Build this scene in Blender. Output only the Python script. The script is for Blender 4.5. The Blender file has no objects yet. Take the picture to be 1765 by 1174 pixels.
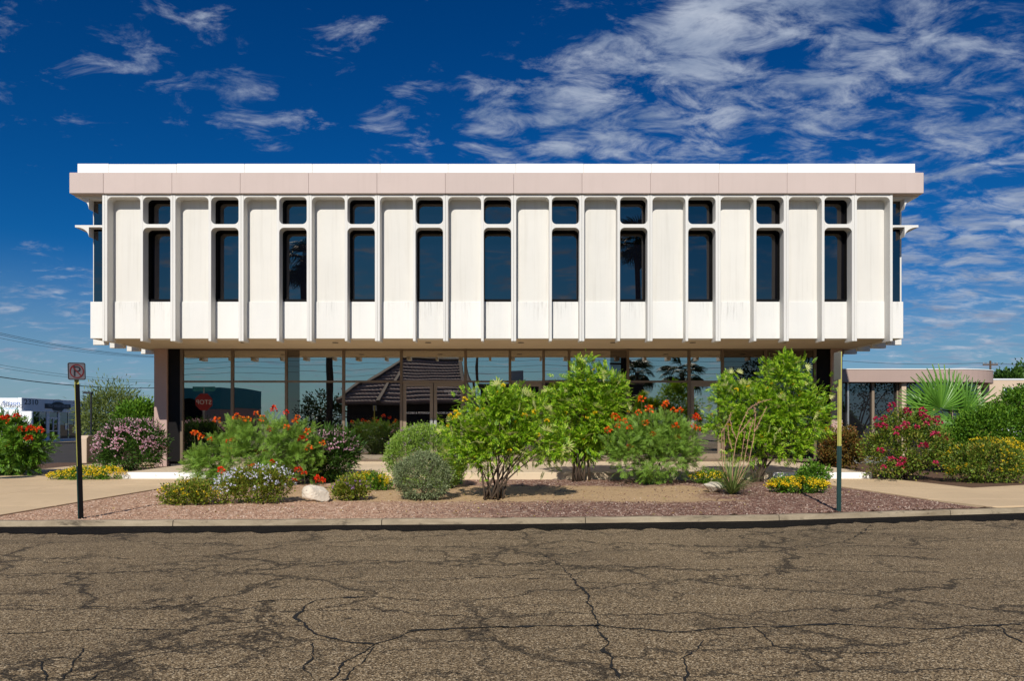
import bpy, bmesh, math, random
import numpy as np
from mathutils import Vector, Matrix
R = math.radians
S = bpy.context.scene
COL = S.collection
random.seed(5)

# ------------------------------------------------------------------ camera
CAM_Z, F, HY, CX = 1.5, 1280.0, 730.0, 882.5
cam = bpy.data.cameras.new('camera'); cam.sensor_width = 36.0; cam.lens = 36.0 * F / 1765.0
cam.shift_y = (HY - 587.0) / 1765.0; cam.clip_start = .1; cam.clip_end = 3000
co = bpy.data.objects.new('camera', cam); COL.objects.link(co)
co.location = (0, 0, CAM_Z); co.rotation_euler = (R(90), 0, 0); S.camera = co

# ------------------------------------------------------------------ light
SUN_EL, SUN_AZ = 37.0, 10.0          # sun behind the camera, ten degrees to its left
W = bpy.data.worlds.new('World'); S.world = W; W.use_nodes = True
NT = W.node_tree; NT.nodes.clear()
def wn(t, **k):
    n = NT.nodes.new(t)
    for a, b in k.items(): setattr(n, a, b)
    return n
def wl(a, b): NT.links.new(a, b)
def wmath(op, a, b=None, c=None, clamp=False):
    n = wn('ShaderNodeMath', operation=op); n.use_clamp = clamp
    for i, v in enumerate((a, b, c)):
        if v is None: continue
        if isinstance(v, (int, float)): n.inputs[i].default_value = v
        else: wl(v, n.inputs[i])
    return n.outputs[0]
sky = wn('ShaderNodeTexSky', sky_type='NISHITA'); sky.sun_disc = False
sky.sun_elevation = R(SUN_EL); sky.sun_rotation = R(180 + SUN_AZ)
sky.air_density = 1.0; sky.dust_density = .6; sky.ozone_density = 3.0
hsv = wn('ShaderNodeHueSaturation'); hsv.inputs['Saturation'].default_value = 1.12; hsv.inputs['Value'].default_value = 1.0
gam = wn('ShaderNodeGamma'); gam.inputs['Gamma'].default_value = 1.28
tnt = wn('ShaderNodeMix', data_type='RGBA', blend_type='MULTIPLY'); tnt.inputs[0].default_value = 1.0; tnt.inputs[7].default_value = (.40, .80, 1.10, 1)
wl(sky.outputs[0], tnt.inputs[6]); wl(tnt.outputs[2], hsv.inputs['Color'])
scl = wn('ShaderNodeVectorMath', operation='SCALE'); scl.inputs['Scale'].default_value = .16
wl(hsv.outputs[0], scl.inputs[0]); wl(scl.outputs[0], gam.inputs[0])
scl2 = wn('ShaderNodeVectorMath', operation='SCALE'); scl2.inputs['Scale'].default_value = 4.6
wl(gam.outputs[0], scl2.inputs[0])
tc = wn('ShaderNodeTexCoord'); sep = wn('ShaderNodeSeparateXYZ'); wl(tc.outputs['Generated'], sep.inputs[0])
zz = wmath('ADD', wmath('MAXIMUM', sep.outputs[2], 0.0), .16)
comb = wn('ShaderNodeCombineXYZ')
wl(wmath('DIVIDE', sep.outputs[0], zz), comb.inputs[0]); wl(wmath('DIVIDE', sep.outputs[1], zz), comb.inputs[1])
mp = wn('ShaderNodeMapping'); mp.inputs['Rotation'].default_value = (0, 0, R(-24)); mp.inputs['Scale'].default_value = (1.0, 1.45, 1)
wl(comb.outputs[0], mp.inputs[0])
def wnoise(scale, detail, rough, dist, off=0):
    n = wn('ShaderNodeTexNoise'); n.inputs['Scale'].default_value = scale; n.inputs['Detail'].default_value = detail
    n.inputs['Roughness'].default_value = rough; n.inputs['Distortion'].default_value = dist
    m = wn('ShaderNodeMapping'); m.inputs['Location'].default_value = (off, off * .7, 0); wl(mp.outputs[0], m.inputs[0]); wl(m.outputs[0], n.inputs[0])
    return n.outputs[0]
nA = wnoise(6.6, 12, .65, .4, 3.1); nB = wnoise(.9, 3, .5, .3, 9.4)
# soft cloud banks, each a patch of sky around a direction
banks = [(900, 235, 5.5, .9), (1010, 205, 6, 1), (1150, 175, 6, 1), (1290, 120, 8, 1), (1450, 60, 9, 1), (1560, 150, 8, .9), (1690, 260, 8, .9),
         (1720, 440, 9, 1), (1650, 560, 8, .9), (60, 75, 6, .52), (310, 125, 4, .62), (390, 160, 3.5, .64), (480, 195, 3.5, .66), (380, 75, 2.5, .6), (220, 120, 5, .42), (640, 100, 5, .42), (600, 35, 4, .5), (1000, 110, 6, .45), (100, 545, 4.5, .72), (600, 35, 3, .5), (690, 230, 4, .62), (20, 35, 5, .45),
         (60, 655, 6, .6), (1720, 620, 6, .7)]
acc = None
for (px, py, rad, w) in banks:
    d = Vector((px - CX, F, HY - py)).normalized()
    dp = wn('ShaderNodeVectorMath', operation='DOT_PRODUCT'); wl(tc.outputs['Generated'], dp.inputs[0]); dp.inputs[1].default_value = d
    mr = wn('ShaderNodeMapRange', interpolation_type='SMOOTHSTEP'); wl(dp.outputs['Value'], mr.inputs[0])
    mr.inputs[1].default_value = math.cos(R(rad * 1.35)); mr.inputs[2].default_value = math.cos(R(rad * .3)); mr.inputs[4].default_value = w
    acc = mr.outputs[0] if acc is None else wmath('MAXIMUM', acc, mr.outputs[0])
# low sky carries a thin veil all the way round
low = wn('ShaderNodeMapRange', interpolation_type='SMOOTHSTEP'); wl(sep.outputs[2], low.inputs[0])
low.inputs[1].default_value = .30; low.inputs[2].default_value = .02; low.inputs[4].default_value = .55
back = wn('ShaderNodeMapRange', interpolation_type='SMOOTHSTEP'); wl(sep.outputs[1], back.inputs[0])
back.inputs[1].default_value = .5; back.inputs[2].default_value = -.4; back.inputs[4].default_value = .62
cov = wmath('MAXIMUM', wmath('MAXIMUM', acc, low.outputs[0]), back.outputs[0])
dens = wmath('ADD', wmath('ADD', wmath('MULTIPLY', nA, 1.5), wmath('MULTIPLY', nB, .3)), wmath('MULTIPLY', cov, .40))
cl = wn('ShaderNodeMapRange', interpolation_type='SMOOTHSTEP'); wl(dens, cl.inputs[0])
cl.inputs[1].default_value = 1.14; cl.inputs[2].default_value = 1.56; cl.inputs[4].default_value = .92
nC = wnoise(4.0, 6, .6, .2, 17.0)
cr = wn('ShaderNodeValToRGB'); wl(nC, cr.inputs[0])
cr.color_ramp.elements[0].position = .35; cr.color_ramp.elements[0].color = (2.4, 3.3, 5.2, 1)
cr.color_ramp.elements[1].position = .68; cr.color_ramp.elements[1].color = (6.6, 7.3, 8.6, 1)
hz = wn('ShaderNodeMapRange', interpolation_type='SMOOTHSTEP'); wl(sep.outputs[2], hz.inputs[0]); hz.inputs[1].default_value = .22; hz.inputs[2].default_value = -.02; hz.inputs[4].default_value = .72
hmix = wn('ShaderNodeMix', data_type='RGBA'); wl(hz.outputs[0], hmix.inputs[0]); wl(scl2.outputs[0], hmix.inputs[6]); hmix.inputs[7].default_value = (3.9, 5.2, 6.2, 1)
mixc = wn('ShaderNodeMix', data_type='RGBA'); wl(cl.outputs[0], mixc.inputs[0]); wl(hmix.outputs[2], mixc.inputs[6]); wl(cr.outputs[0], mixc.inputs[7])
bg = wn('ShaderNodeBackground'); bg.inputs['Strength'].default_value = .078; wl(mixc.outputs[2], bg.inputs[0])
wo = wn('ShaderNodeOutputWorld'); wl(bg.outputs[0], wo.inputs[0])

sl = bpy.data.lights.new('sun', 'SUN'); sl.energy = 4.9; sl.angle = R(.5); sl.color = (1, .95, .87)
so = bpy.data.objects.new('sun', sl); COL.objects.link(so); so.location = (-8, -40, 40)
sd = Vector((math.sin(R(SUN_AZ)) * math.cos(R(SUN_EL)), math.cos(R(SUN_AZ)) * math.cos(R(SUN_EL)), -math.sin(R(SUN_EL))))
so.rotation_euler = sd.to_track_quat('-Z', 'Y').to_euler()
vs = S.view_settings; vs.view_transform = 'Standard'; vs.look = 'None'; vs.exposure = 0.0; vs.gamma = 1.0
S.render.engine = 'CYCLES'

# ------------------------------------------------------------------ helpers
def P(px, py, D): return ((px - CX) / F * D, D, CAM_Z - (py - HY) / F * D)
def XW(px, D): return (px - CX) / F * D
def ZW(py, D): return CAM_Z - (py - HY) / F * D
def gz(D): return .08 + .06 * min(max((D - 11) / 7, 0), 1)
def GD(py, z=.1): return (CAM_Z - z) * F / (py - HY)
def s(r, g, b): return tuple(((c / 255 / 12.92) if c / 255 <= .04045 else ((c / 255 + .055) / 1.055) ** 2.4) for c in (r, g, b))

def link(name, me, m=None, parent=None, loc=None):
    o = bpy.data.objects.new(name, me); COL.objects.link(o)
    if me is not None and m is not None and not me.materials: me.materials.append(m)
    if parent is not None: o.parent = parent
    if loc is not None: o.location = loc
    return o
def tag(o, label=None, cat=None, group=None, kind=None):
    if label: o['label'] = label
    if cat: o['category'] = cat
    if group: o['group'] = group
    if kind: o['kind'] = kind
    return o
def thing(name, label, cat, loc=(0, 0, 0), group=None, rz=0):
    o = bpy.data.objects.new(name, None); COL.objects.link(o); o.location = loc; o.rotation_euler.z = rz
    o.empty_display_size = .2
    return tag(o, label, cat, group)

class MB:
    def __init__(self): self.v = []; self.f = []
    def add(self, vs, fs):
        b = len(self.v); self.v += [tuple(p) for p in vs]; self.f += [tuple(i + b for i in q) for q in fs]; return self
    def box(self, x0, x1, y0, y1, z0, z1):
        return self.add([(x0, y0, z0), (x1, y0, z0), (x1, y1, z0), (x0, y1, z0), (x0, y0, z1), (x1, y0, z1), (x1, y1, z1), (x0, y1, z1)],
                        [(3, 2, 1, 0), (4, 5, 6, 7), (0, 1, 5, 4), (1, 2, 6, 5), (2, 3, 7, 6), (3, 0, 4, 7)])
    def prism(self, poly, axis, a, b):
        # poly: 2D loop; axis x: (y,z), y: (x,z), z: (x,y)
        n = len(poly)
        def pt(p, t): return {'x': (t, p[0], p[1]), 'y': (p[0], t, p[1]), 'z': (p[0], p[1], t)}[axis]
        vs = [pt(p, a) for p in poly] + [pt(p, b) for p in poly]
        fs = [tuple(range(n)), tuple(range(2 * n - 1, n - 1, -1))] + [(i, i + n, (i + 1) % n + n, (i + 1) % n) for i in range(n)]
        return self.add(vs, fs)
    def tube(self, pts, rads, n=6):
        pts = [Vector(p) for p in pts]; b = len(self.v); k = len(pts)
        for i, p in enumerate(pts):
            t = (pts[min(i + 1, k - 1)] - pts[max(i - 1, 0)]).normalized()
            u = t.cross(Vector((.3, .9, .2))); u = (u if u.length > .05 else t.cross(Vector((1, 0, 0)))).normalized(); w = t.cross(u)
            for j in range(n):
                a = 2 * math.pi * j / n; q = p + (u * math.cos(a) + w * math.sin(a)) * rads[i]; self.v.append(tuple(q))
        for i in range(k - 1):
            for j in range(n):
                self.f.append((b + i * n + j, b + i * n + (j + 1) % n, b + (i + 1) * n + (j + 1) % n, b + (i + 1) * n + j))
        self.f.append(tuple(b + j for j in range(n))[::-1]); self.f.append(tuple(b + (k - 1) * n + j for j in range(n)))
        return self
    def mesh(self, bevel=0, smooth=False):
        me = bpy.data.meshes.new('m'); me.from_pydata(self.v, [], self.f)
        bm = bmesh.new(); bm.from_mesh(me); bmesh.ops.recalc_face_normals(bm, faces=bm.faces)
        if bevel: bmesh.ops.bevel(bm, geom=[e for e in bm.edges if e.calc_face_angle(0) > .5], offset=bevel, segments=1, affect='EDGES', clamp_overlap=True)
        bm.to_mesh(me); bm.free()
        if smooth:
            for p in me.polygons: p.use_smooth = True
        me.update(); return me
    def obj(self, name, m, parent=None, bevel=0, smooth=False, loc=None): return link(name, self.mesh(bevel, smooth), m, parent, loc)
def B(x0, x1, y0, y1, z0, z1): return MB().box(x0, x1, y0, y1, z0, z1)
def struct(o): o['kind'] = 'structure'; return o

def trimesh(V, T):
    me = bpy.data.meshes.new('f'); V = np.asarray(V, np.float32); T = np.asarray(T, np.int32)
    me.vertices.add(len(V)); me.vertices.foreach_set('co', V.ravel())
    me.loops.add(T.size); me.loops.foreach_set('vertex_index', T.ravel())
    me.polygons.add(len(T)); me.polygons.foreach_set('loop_start', np.arange(0, T.size, 3, dtype=np.int32))
    me.update(calc_edges=True); return me

# ------------------------------------------------------------------ materials
class N:
    def __init__(self, name):
        self.m = bpy.data.materials.new(name); self.m.use_nodes = True; self.t = self.m.node_tree; self.t.nodes.clear()
        self.out = self.n('ShaderNodeOutputMaterial')
    def n(self, t, **k):
        x = self.t.nodes.new(t)
        for a, b in k.items(): setattr(x, a, b)
        return x
    def l(self, a, b): self.t.links.new(a, b)
    def set(self, sock, v):
        if hasattr(v, 'is_linked') or hasattr(v, 'links'): self.l(v, sock)
        elif isinstance(v, tuple) and len(v) == 3 and sock.type == 'RGBA': sock.default_value = (*v, 1)
        else: sock.default_value = v
    def pos(self, scale=(1, 1, 1), rot=(0, 0, 0), obj=False):
        g = self.n('ShaderNodeTexCoord').outputs['Object'] if obj else self.n('ShaderNodeNewGeometry').outputs['Position']
        mp = self.n('ShaderNodeMapping'); mp.inputs['Scale'].default_value = scale; mp.inputs['Rotation'].default_value = rot
        self.l(g, mp.inputs[0]); return mp.outputs[0]
    def noise(self, vec, scale, detail=4, rough=.55, dist=0):
        x = self.n('ShaderNodeTexNoise'); self.l(vec, x.inputs['Vector'])
        for k, v in (('Scale', scale), ('Detail', detail), ('Roughness', rough), ('Distortion', dist)): x.inputs[k].default_value = v
        return x.outputs[0]
    def vor(self, vec, scale, feature='F1', out='Distance'):
        x = self.n('ShaderNodeTexVoronoi', feature=feature); self.l(vec, x.inputs['Vector']); x.inputs['Scale'].default_value = scale
        return x.outputs[out]
    def ramp(self, fac, stops):
        x = self.n('ShaderNodeValToRGB'); self.l(fac, x.inputs[0]); e = x.color_ramp.elements
        while len(e) < len(stops): e.new(.5)
        for i, (p, c) in enumerate(stops): e[i].position = p; e[i].color = (*c, 1) if isinstance(c, tuple) else (c, c, c, 1)
        return x.outputs[0]
    def mr(self, v, a, b, c=0., d=1.):
        x = self.n('ShaderNodeMapRange'); x.clamp = True; self.set(x.inputs[0], v)
        for i, q in enumerate((a, b, c, d)): x.inputs[i + 1].default_value = q
        return x.outputs[0]
    def mix(self, fac, a, b, mode='MIX'):
        x = self.n('ShaderNodeMix', data_type='RGBA', blend_type=mode); self.set(x.inputs[0], fac); self.set(x.inputs[6], a); self.set(x.inputs[7], b)
        return x.outputs[2]
    def math(self, op, a, b=0.):
        x = self.n('ShaderNodeMath', operation=op); self.set(x.inputs[0], a); self.set(x.inputs[1], b); return x.outputs[0]
    def bump(self, h, strength=.3, dist=.01):
        x = self.n('ShaderNodeBump'); x.inputs['Strength'].default_value = strength; x.inputs['Distance'].default_value = dist; self.l(h, x.inputs['Height'])
        return x.outputs[0]
    def pbr(self, col, rough=.7, metal=0., normal=None, spec=.5):
        x = self.n('ShaderNodeBsdfPrincipled'); self.set(x.inputs['Base Color'], col); self.set(x.inputs['Roughness'], rough); self.set(x.inputs['Metallic'], metal)
        x.inputs['Specular IOR Level'].default_value = spec
        if normal is not None: self.l(normal, x.inputs['Normal'])
        self.l(x.outputs[0], self.out.inputs[0]); return x

def pm(name, col, rough=.75, var=.12, scale=1.5, bump=.15, bscale=60, metal=0., spec=.4, fine=.06):
    k = N(name); p = k.pos(); a = k.noise(p, scale, 5, .6); b = k.noise(p, bscale, 3, .6)
    dark = tuple(c * (1 - var) for c in col); lite = tuple(min(1, c * (1 + var * .6)) for c in col)
    c = k.ramp(a, [(.3, dark), (.7, lite)])
    c = k.mix(k.mr(b, .35, .7, 0, fine * 3), c, tuple(q * .7 for q in col))
    k.pbr(c, rough, metal, k.bump(b, bump, .006) if bump else None, spec); return k.m

def concrete(name, col, streak=.12, drips=False):
    k = N(name); p = k.pos(); st = k.noise(k.pos((9, 9, .35)), 1.0, 4, .6); bl = k.noise(p, .8, 5, .6); fn = k.noise(p, 70, 3, .6)
    c = k.ramp(bl, [(.3, tuple(q * .94 for q in col)), (.7, col)])
    c = k.mix(k.mr(st, .5, .8, 0, streak), c, tuple(q * w for q, w in zip(col, (.55, .52, .46))))
    if drips:
        sp = k.n('ShaderNodeSeparateXYZ'); k.l(p, sp.inputs[0])
        band = k.mr(sp.outputs[2], 4.25, 4.83); d2 = k.noise(k.pos((22, 22, 1.1)), 1.0, 5, .7); pt = k.noise(k.pos((.9, .9, .1)), 1.0, 2, .5)
        m = k.math('MULTIPLY', k.math('MULTIPLY', k.mr(d2, .52, .72), band), k.mr(pt, .45, .62))
        c = k.mix(k.math('MULTIPLY', m, .75), c, (.2, .18, .15))
    oi = k.n('ShaderNodeObjectInfo'); c = k.mix(k.mr(oi.outputs['Random'], 0, 1, 0, .11), c, tuple(q * .45 for q in col))
    k.pbr(c, .78, 0, k.bump(fn, .12, .004), .3); return k.m

M = {}
WHITE = (.70, .68, .635)
M['white'] = concrete('white_precast', WHITE)
M['spandrel'] = concrete('white_spandrel', (.73, .715, .675), .12, True)
M['panel'] = concrete('white_panel', (.685, .66, .605), .30)
M['parapet'] = concrete('white_parapet', (.84, .83, .79), .08)
M['fascia'] = concrete('mauve_fascia', (.56, .455, .41), .10)
M['fascia2'] = concrete('brown_fascia', (.40, .295, .255), .10)
M['pink'] = concrete('pink_stucco', (.46, .32, .275), .08)
M['soffit'] = pm('soffit_plaster', (.60, .50, .37), .85, .08, .6, .1, 40)
M['black'] = pm('black_frame', (.005, .005, .006), .7, .2, 2, 0, spec=.1)
M['bronze'] = pm('bronze_aluminium', (.17, .125, .085), .45, .12, 2, 0, metal=.1)
M['shade_dark'] = pm('painted_shade', (.006, .005, .005), .6, .12, 2, 0, spec=.15)  # near black, paints the shade of the glass returns and the post front
M['doorframe'] = pm('door_aluminium', (.26, .20, .14), .42, .1, 2, 0, metal=.1)
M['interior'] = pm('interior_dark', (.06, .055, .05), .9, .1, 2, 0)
M['steel'] = pm('steel', (.6, .58, .54), .35, .1, 4, 0, metal=.8)
M['roofing'] = pm('roofing', (.5, .5, .48), .9)
M['lamp'] = pm('lamp_can', (.05, .045, .04), .6)

def glass(name, tint, refl, dark, wob=.25, rough=0.0, transp=0.0, wscale=.55):
    k = N(name); p = k.pos(); w = k.noise(p, wscale, 1.5, .4); nb = k.bump(w, wob, .02)
    gl = k.n('ShaderNodeBsdfGlossy'); gl.inputs['Color'].default_value = (*tint, 1); gl.inputs['Roughness'].default_value = rough; k.l(nb, gl.inputs['Normal'])
    df = k.n('ShaderNodeBsdfDiffuse'); df.inputs['Color'].default_value = (*dark, 1)
    base = df.outputs[0]
    if transp:
        tr = k.n('ShaderNodeBsdfTransparent'); tr.inputs['Color'].default_value = (.5, .5, .5, 1)
        m0 = k.n('ShaderNodeMixShader'); m0.inputs[0].default_value = transp; k.l(base, m0.inputs[1]); k.l(tr.outputs[0], m0.inputs[2]); base = m0.outputs[0]
    lw = k.n('ShaderNodeLayerWeight'); lw.inputs[0].default_value = .35
    f = k.mr(lw.outputs['Fresnel'], 0., 1., refl, .95)
    mx = k.n('ShaderNodeMixShader'); k.l(f, mx.inputs[0]); k.l(base, mx.inputs[1]); k.l(gl.outputs[0], mx.inputs[2]); k.l(mx.outputs[0], k.out.inputs[0])
    return k.m
M['glass_up'] = glass('tinted_upper_glass', (.68, .60, .52), .18, (.002, .0025, .005), .10)
M['glass_low'] = glass('tinted_shopfront_glass', (1.0, .95, .86), .42, (.004, .004, .005), .2, transp=.75)
M['glass_far'] = glass('far_glass', (.7, .75, .8), .16, (.01, .01, .012), .1)

# road
def asphalt():
    k = N('worn_asphalt'); p = k.pos()
    v = k.vor(p, 115, 'F1', 'Color'); sp = k.n('ShaderNodeSeparateColor'); k.l(v, sp.inputs[0])
    c = k.ramp(sp.outputs[0], [(.0, (.018, .012, .007)), (.25, (.095, .065, .034)), (.6, (.26, .182, .098)), (.85, (.47, .34, .19)), (1., (.74, .60, .40))])
    v2 = k.noise(p, 130, 2, .7); c = k.mix(k.mr(v2, .45, .7, 0, .55), c, (.02, .014, .008))
    big = k.noise(p, .35, 5, .6); c = k.mix(k.mr(big, .38, .75, 0, .4), c, (.065, .046, .028))
    # tyre-polished dark bands along the street and oily blotches
    band = k.noise(k.pos((.12, 1.4, 1)), 1.0, 4, .6, .3); c = k.mix(k.mr(band, .5, .78, 0, .45), c, (.04, .028, .017))
    # cracks
    wv = k.n('ShaderNodeVectorMath', operation='ADD'); k.l(p, wv.inputs[0])
    dn = k.n('ShaderNodeTexNoise'); dn.inputs['Scale'].default_value = 1.6; dn.inputs['Detail'].default_value = 6; dn.inputs['Roughness'].default_value = .65; k.l(p, dn.inputs['Vector'])
    sc = k.n('ShaderNodeVectorMath', operation='SCALE'); sc.inputs['Scale'].default_value = .9; k.l(dn.outputs['Color'], sc.inputs[0]); k.l(sc.outputs[0], wv.inputs[1])
    def stretch(q):
        m = k.n('ShaderNodeMapping'); m.inputs['Scale'].default_value = q; k.l(wv.outputs[0], m.inputs[0]); return m.outputs[0]
    e1 = k.vor(stretch((.40, 1.1, 1)), 1.0, 'DISTANCE_TO_EDGE'); e2 = k.vor(stretch((1.1, 2.4, 1)), 1.0, 'DISTANCE_TO_EDGE'); e3 = k.vor(stretch((3.2, 4.6, 1)), 1.0, 'DISTANCE_TO_EDGE')
    m1 = k.noise(p, .45, 3, .5); m2 = k.noise(p, .8, 3, .5)
    k1 = k.math('MULTIPLY', k.mr(e1, .030, .004), k.mr(m1, .30, .46)); k2 = k.math('MULTIPLY', k.mr(e2, .045, .005), k.mr(m2, .42, .58)); k3 = k.math('MULTIPLY', k.mr(e3, .07, .01), k.mr(m1, .52, .64)); k2 = k.math('MAXIMUM', k2, k.math('MULTIPLY', k3, .5))
    cr = k.math('MAXIMUM', k1, k.math('MULTIPLY', k2, .8))
    c = k.mix(k.math('MULTIPLY', cr, .78), c, (.010, .008, .006))
    h = k.math('SUBTRACT', k.math('ADD', k.vor(p, 85), k.math('MULTIPLY', v2, .6)), k.math('MULTIPLY', cr, 3.))
    k.pbr(c, .88, 0, k.bump(h, .55, .006), .25); return k.m
M['asphalt'] = asphalt()
M['crack'] = pm('open_crack', (.010, .009, .008), .95, .3, 30, .3, 120)
def tar():
    k = N('tar_strip'); p = k.pos(); v = k.vor(p, 85, 'F1', 'Color'); sp = k.n('ShaderNodeSeparateColor'); k.l(v, sp.inputs[0])
    c = k.ramp(sp.outputs[0], [(0., (.003, .0025, .002)), (.9, (.010, .008, .006)), (1., (.045, .037, .028))])
    k.pbr(c, .9, 0, k.bump(k.vor(p, 85), .4, .005), .1); return k.m
M['tar'] = tar()
M['asphalt2'] = pm('side_street_asphalt', (.045, .038, .032), .9, .25, .6, .3, 90)
M['earth'] = pm('far_ground', (.20, .155, .105), .95, .25, .2, .3, 20)
def walk(name, col):
    k = N(name); p = k.pos(); a = k.noise(p, .5, 6, .65); f = k.noise(p, 120, 3, .7); st = k.noise(p, 2.2, 5, .7, .5)
    c = k.ramp(a, [(.3, tuple(q * .82 for q in col)), (.7, col)]); c = k.mix(k.mr(st, .52, .72, 0, .3), c, tuple(q * .62 for q in col))
    c = k.mix(k.mr(f, .4, .7, 0, .25), c, tuple(q * .7 for q in col)); k.pbr(c, .85, 0, k.bump(f, .2, .004), .3); return k.m
M['walk'] = walk('pavement_concrete', (.66, .485, .295))
M['terrace'] = walk('terrace_concrete', (.68, .54, .37))
def kerbm():
    k = N('stained_kerb_concrete'); p = k.pos(); a = k.noise(k.pos((.8, 3, 3)), 1., 6, .7, .6); f = k.noise(p, 90, 3, .7); b = k.noise(k.pos((2.5, 6, 9)), 1., 6, .75)
    c = k.ramp(a, [(.35, (.20, .155, .10)), (.65, (.43, .35, .24))]); c = k.mix(k.mr(b, .56, .68, 0, .85), c, (.045, .036, .026)); c = k.mix(k.mr(f, .4, .7, 0, .4), c, (.2, .16, .11))
    k.pbr(c, .9, 0, k.bump(f, .4, .006), .2); return k.m
M['kerb'] = kerbm()
def wpaint():
    k = N('peeling_white_paint'); p = k.pos(); n = k.noise(p, 7, 6, .7, .6)
    c = k.ramp(n, [(.30, (.38, .32, .25)), (.36, (.78, .76, .72)), (1., (.82, .81, .78))]); k.pbr(c, .7, 0, k.bump(n, .2, .01), .3); return k.m
M['wpaint'] = wpaint()
def bed(name, region):
    k = N(name); p = k.pos(); v = k.vor(p, 26, 'F1', 'Color'); sp = k.n('ShaderNodeSeparateColor'); k.l(v, sp.inputs[0])
    red = k.ramp(sp.outputs[0], [(0., (.09, .045, .032)), (.5, (.19, .098, .070)), (.85, (.31, .19, .135)), (1., (.54, .42, .33))])
    tan = k.ramp(sp.outputs[1], [(0., (.28, .16, .10)), (.6, (.46, .28, .18)), (1., (.64, .46, .33))])
    sand = k.ramp(k.noise(p, 30, 5, .7), [(.3, (.36, .235, .12)), (.7, (.55, .38, .205))])
    if region == 'planter':
        xx = k.n('ShaderNodeSeparateXYZ'); k.l(p, xx.inputs[0])
        n1 = k.noise(p, .9, 4, .6); rx = k.math('ADD', xx.outputs[0], k.math('MULTIPLY', k.math('SUBTRACT', n1, .5), 3.))
        c = k.mix(k.mr(rx, -2.2, .6), tan, red)
        ry = k.math('ADD', xx.outputs[1], k.math('MULTIPLY', k.math('SUBTRACT', n1, .5), 1.6))
        cen = k.math('MULTIPLY', k.math('MULTIPLY', k.mr(ry, 13.1, 13.6), k.mr(ry, 16.6, 16.0)), k.math('MULTIPLY', k.mr(rx, -5.2, -4.2), k.mr(rx, 4.4, 3.7)))
        c = k.mix(k.math('MULTIPLY', cen, .92), c, sand)
    elif region == 'dirt':
        c = k.ramp(k.noise(p, 18, 5, .7), [(.3, (.075, .042, .026)), (.7, (.17, .10, .062))])
    h = k.vor(p, 26); k.pbr(c, .9, 0, k.bump(h, .7, .012), .25); return k.m
M['bed'] = bed('gravel_bed', 'planter'); M['dirt'] = bed('bare_dirt', 'dirt')
def stones(name, stops):
    k = N(name); g = k.n('ShaderNodeNewGeometry'); c = k.ramp(g.outputs['Random Per Island'], stops); k.pbr(c, .85, 0, None, .3); return k.m
M['stone_r'] = stones('red_gravel', [(0., (.06, .03, .024)), (.5, (.19, .098, .072)), (.85, (.33, .205, .15)), (1., (.62, .50, .41))])
M['stone_t'] = stones('tan_gravel', [(0., (.22, .115, .075)), (.5, (.42, .245, .16)), (.9, (.58, .39, .27)), (1., (.72, .59, .48))])

def leafm(name, c0, c1, trans=.35, rough=.5, c2=None):
    k = N(name); g = k.n('ShaderNodeNewGeometry')
    st = [(0., c0), (1., c1)] if c2 is None else [(0., c0), (.75, c1), (1., c2)]
    c = k.ramp(g.outputs['Random Per Island'], st)
    pb = k.n('ShaderNodeBsdfPrincipled'); k.l(c, pb.inputs['Base Color']); pb.inputs['Roughness'].default_value = rough; pb.inputs['Specular IOR Level'].default_value = .3
    tl = k.n('ShaderNodeBsdfTranslucent'); k.l(c, tl.inputs['Color'])
    mx = k.n('ShaderNodeMixShader'); mx.inputs[0].default_value = trans; k.l(pb.outputs[0], mx.inputs[1]); k.l(tl.outputs[0], mx.inputs[2]); k.l(mx.outputs[0], k.out.inputs[0])
    return k.m
M['lf_senna'] = leafm('yellow_green_leaf', (.045, .145, .004), (.28, .49, .012), .36, .45, (.58, .66, .07))
M['lf_bop'] = leafm('feathery_leaf', (.04, .13, .012), (.34, .52, .07), .3)
M['lf_dark'] = leafm('dark_leaf', (.02, .06, .008), (.08, .17, .02), .3)
M['lf_sage'] = leafm('sage_leaf', (.13, .25, .025), (.36, .50, .09), .25)
M['lf_grey'] = leafm('grey_sage_leaf', (.11, .15, .06), (.31, .36, .18), .2)
M['lf_mid'] = leafm('mid_leaf', (.045, .14, .010), (.18, .33, .025), .3)
M['lf_olive'] = leafm('olive_leaf', (.07, .12, .01), (.27, .33, .03), .3, .5, (.34, .22, .05))
M['lf_myrtle'] = leafm('myrtle_leaf', (.045, .09, .008), (.20, .29, .03), .3, .5, (.36, .26, .06))
M['lf_rust'] = leafm('rusty_leaf', (.07, .08, .012), (.22, .14, .03), .3, .5, (.25, .07, .02))
M['lf_mesq'] = leafm('mesquite_leaf', (.11, .16, .03), (.25, .30, .08), .35)
M['lf_palm'] = leafm('palm_leaf', (.05, .14, .015), (.14, .30, .035), .2, .3)
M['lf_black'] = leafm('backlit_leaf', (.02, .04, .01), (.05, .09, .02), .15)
M['blade'] = leafm('yucca_blade', (.08, .14, .025), (.32, .40, .12), .25)
M['pod'] = leafm('pale_seed_pod', (.58, .62, .16), (.80, .80, .34), .3)
M['fl_orange'] = leafm('orange_petal', (.75, .06, .008), (.85, .16, .01), .3, .5, (.9, .40, .02))
M['fl_red'] = leafm('red_petal', (.60, .012, .006), (.80, .05, .008), .3, .5, (.85, .16, .01))
M['fl_yellow'] = leafm('yellow_petal', (.80, .50, .008), (.95, .74, .02), .3)
M['fl_pink'] = leafm('pink_petal', (.62, .26, .36), (.85, .60, .68), .3)
M['fl_white'] = leafm('pale_lilac_petal', (.55, .55, .72), (.82, .82, .9), .3)
M['fl_mag'] = leafm('magenta_petal', (.34, .008, .045), (.58, .028, .115), .3)
M['fl_purple'] = leafm('purple_petal', (.36, .18, .42), (.52, .30, .55), .3)
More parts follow.
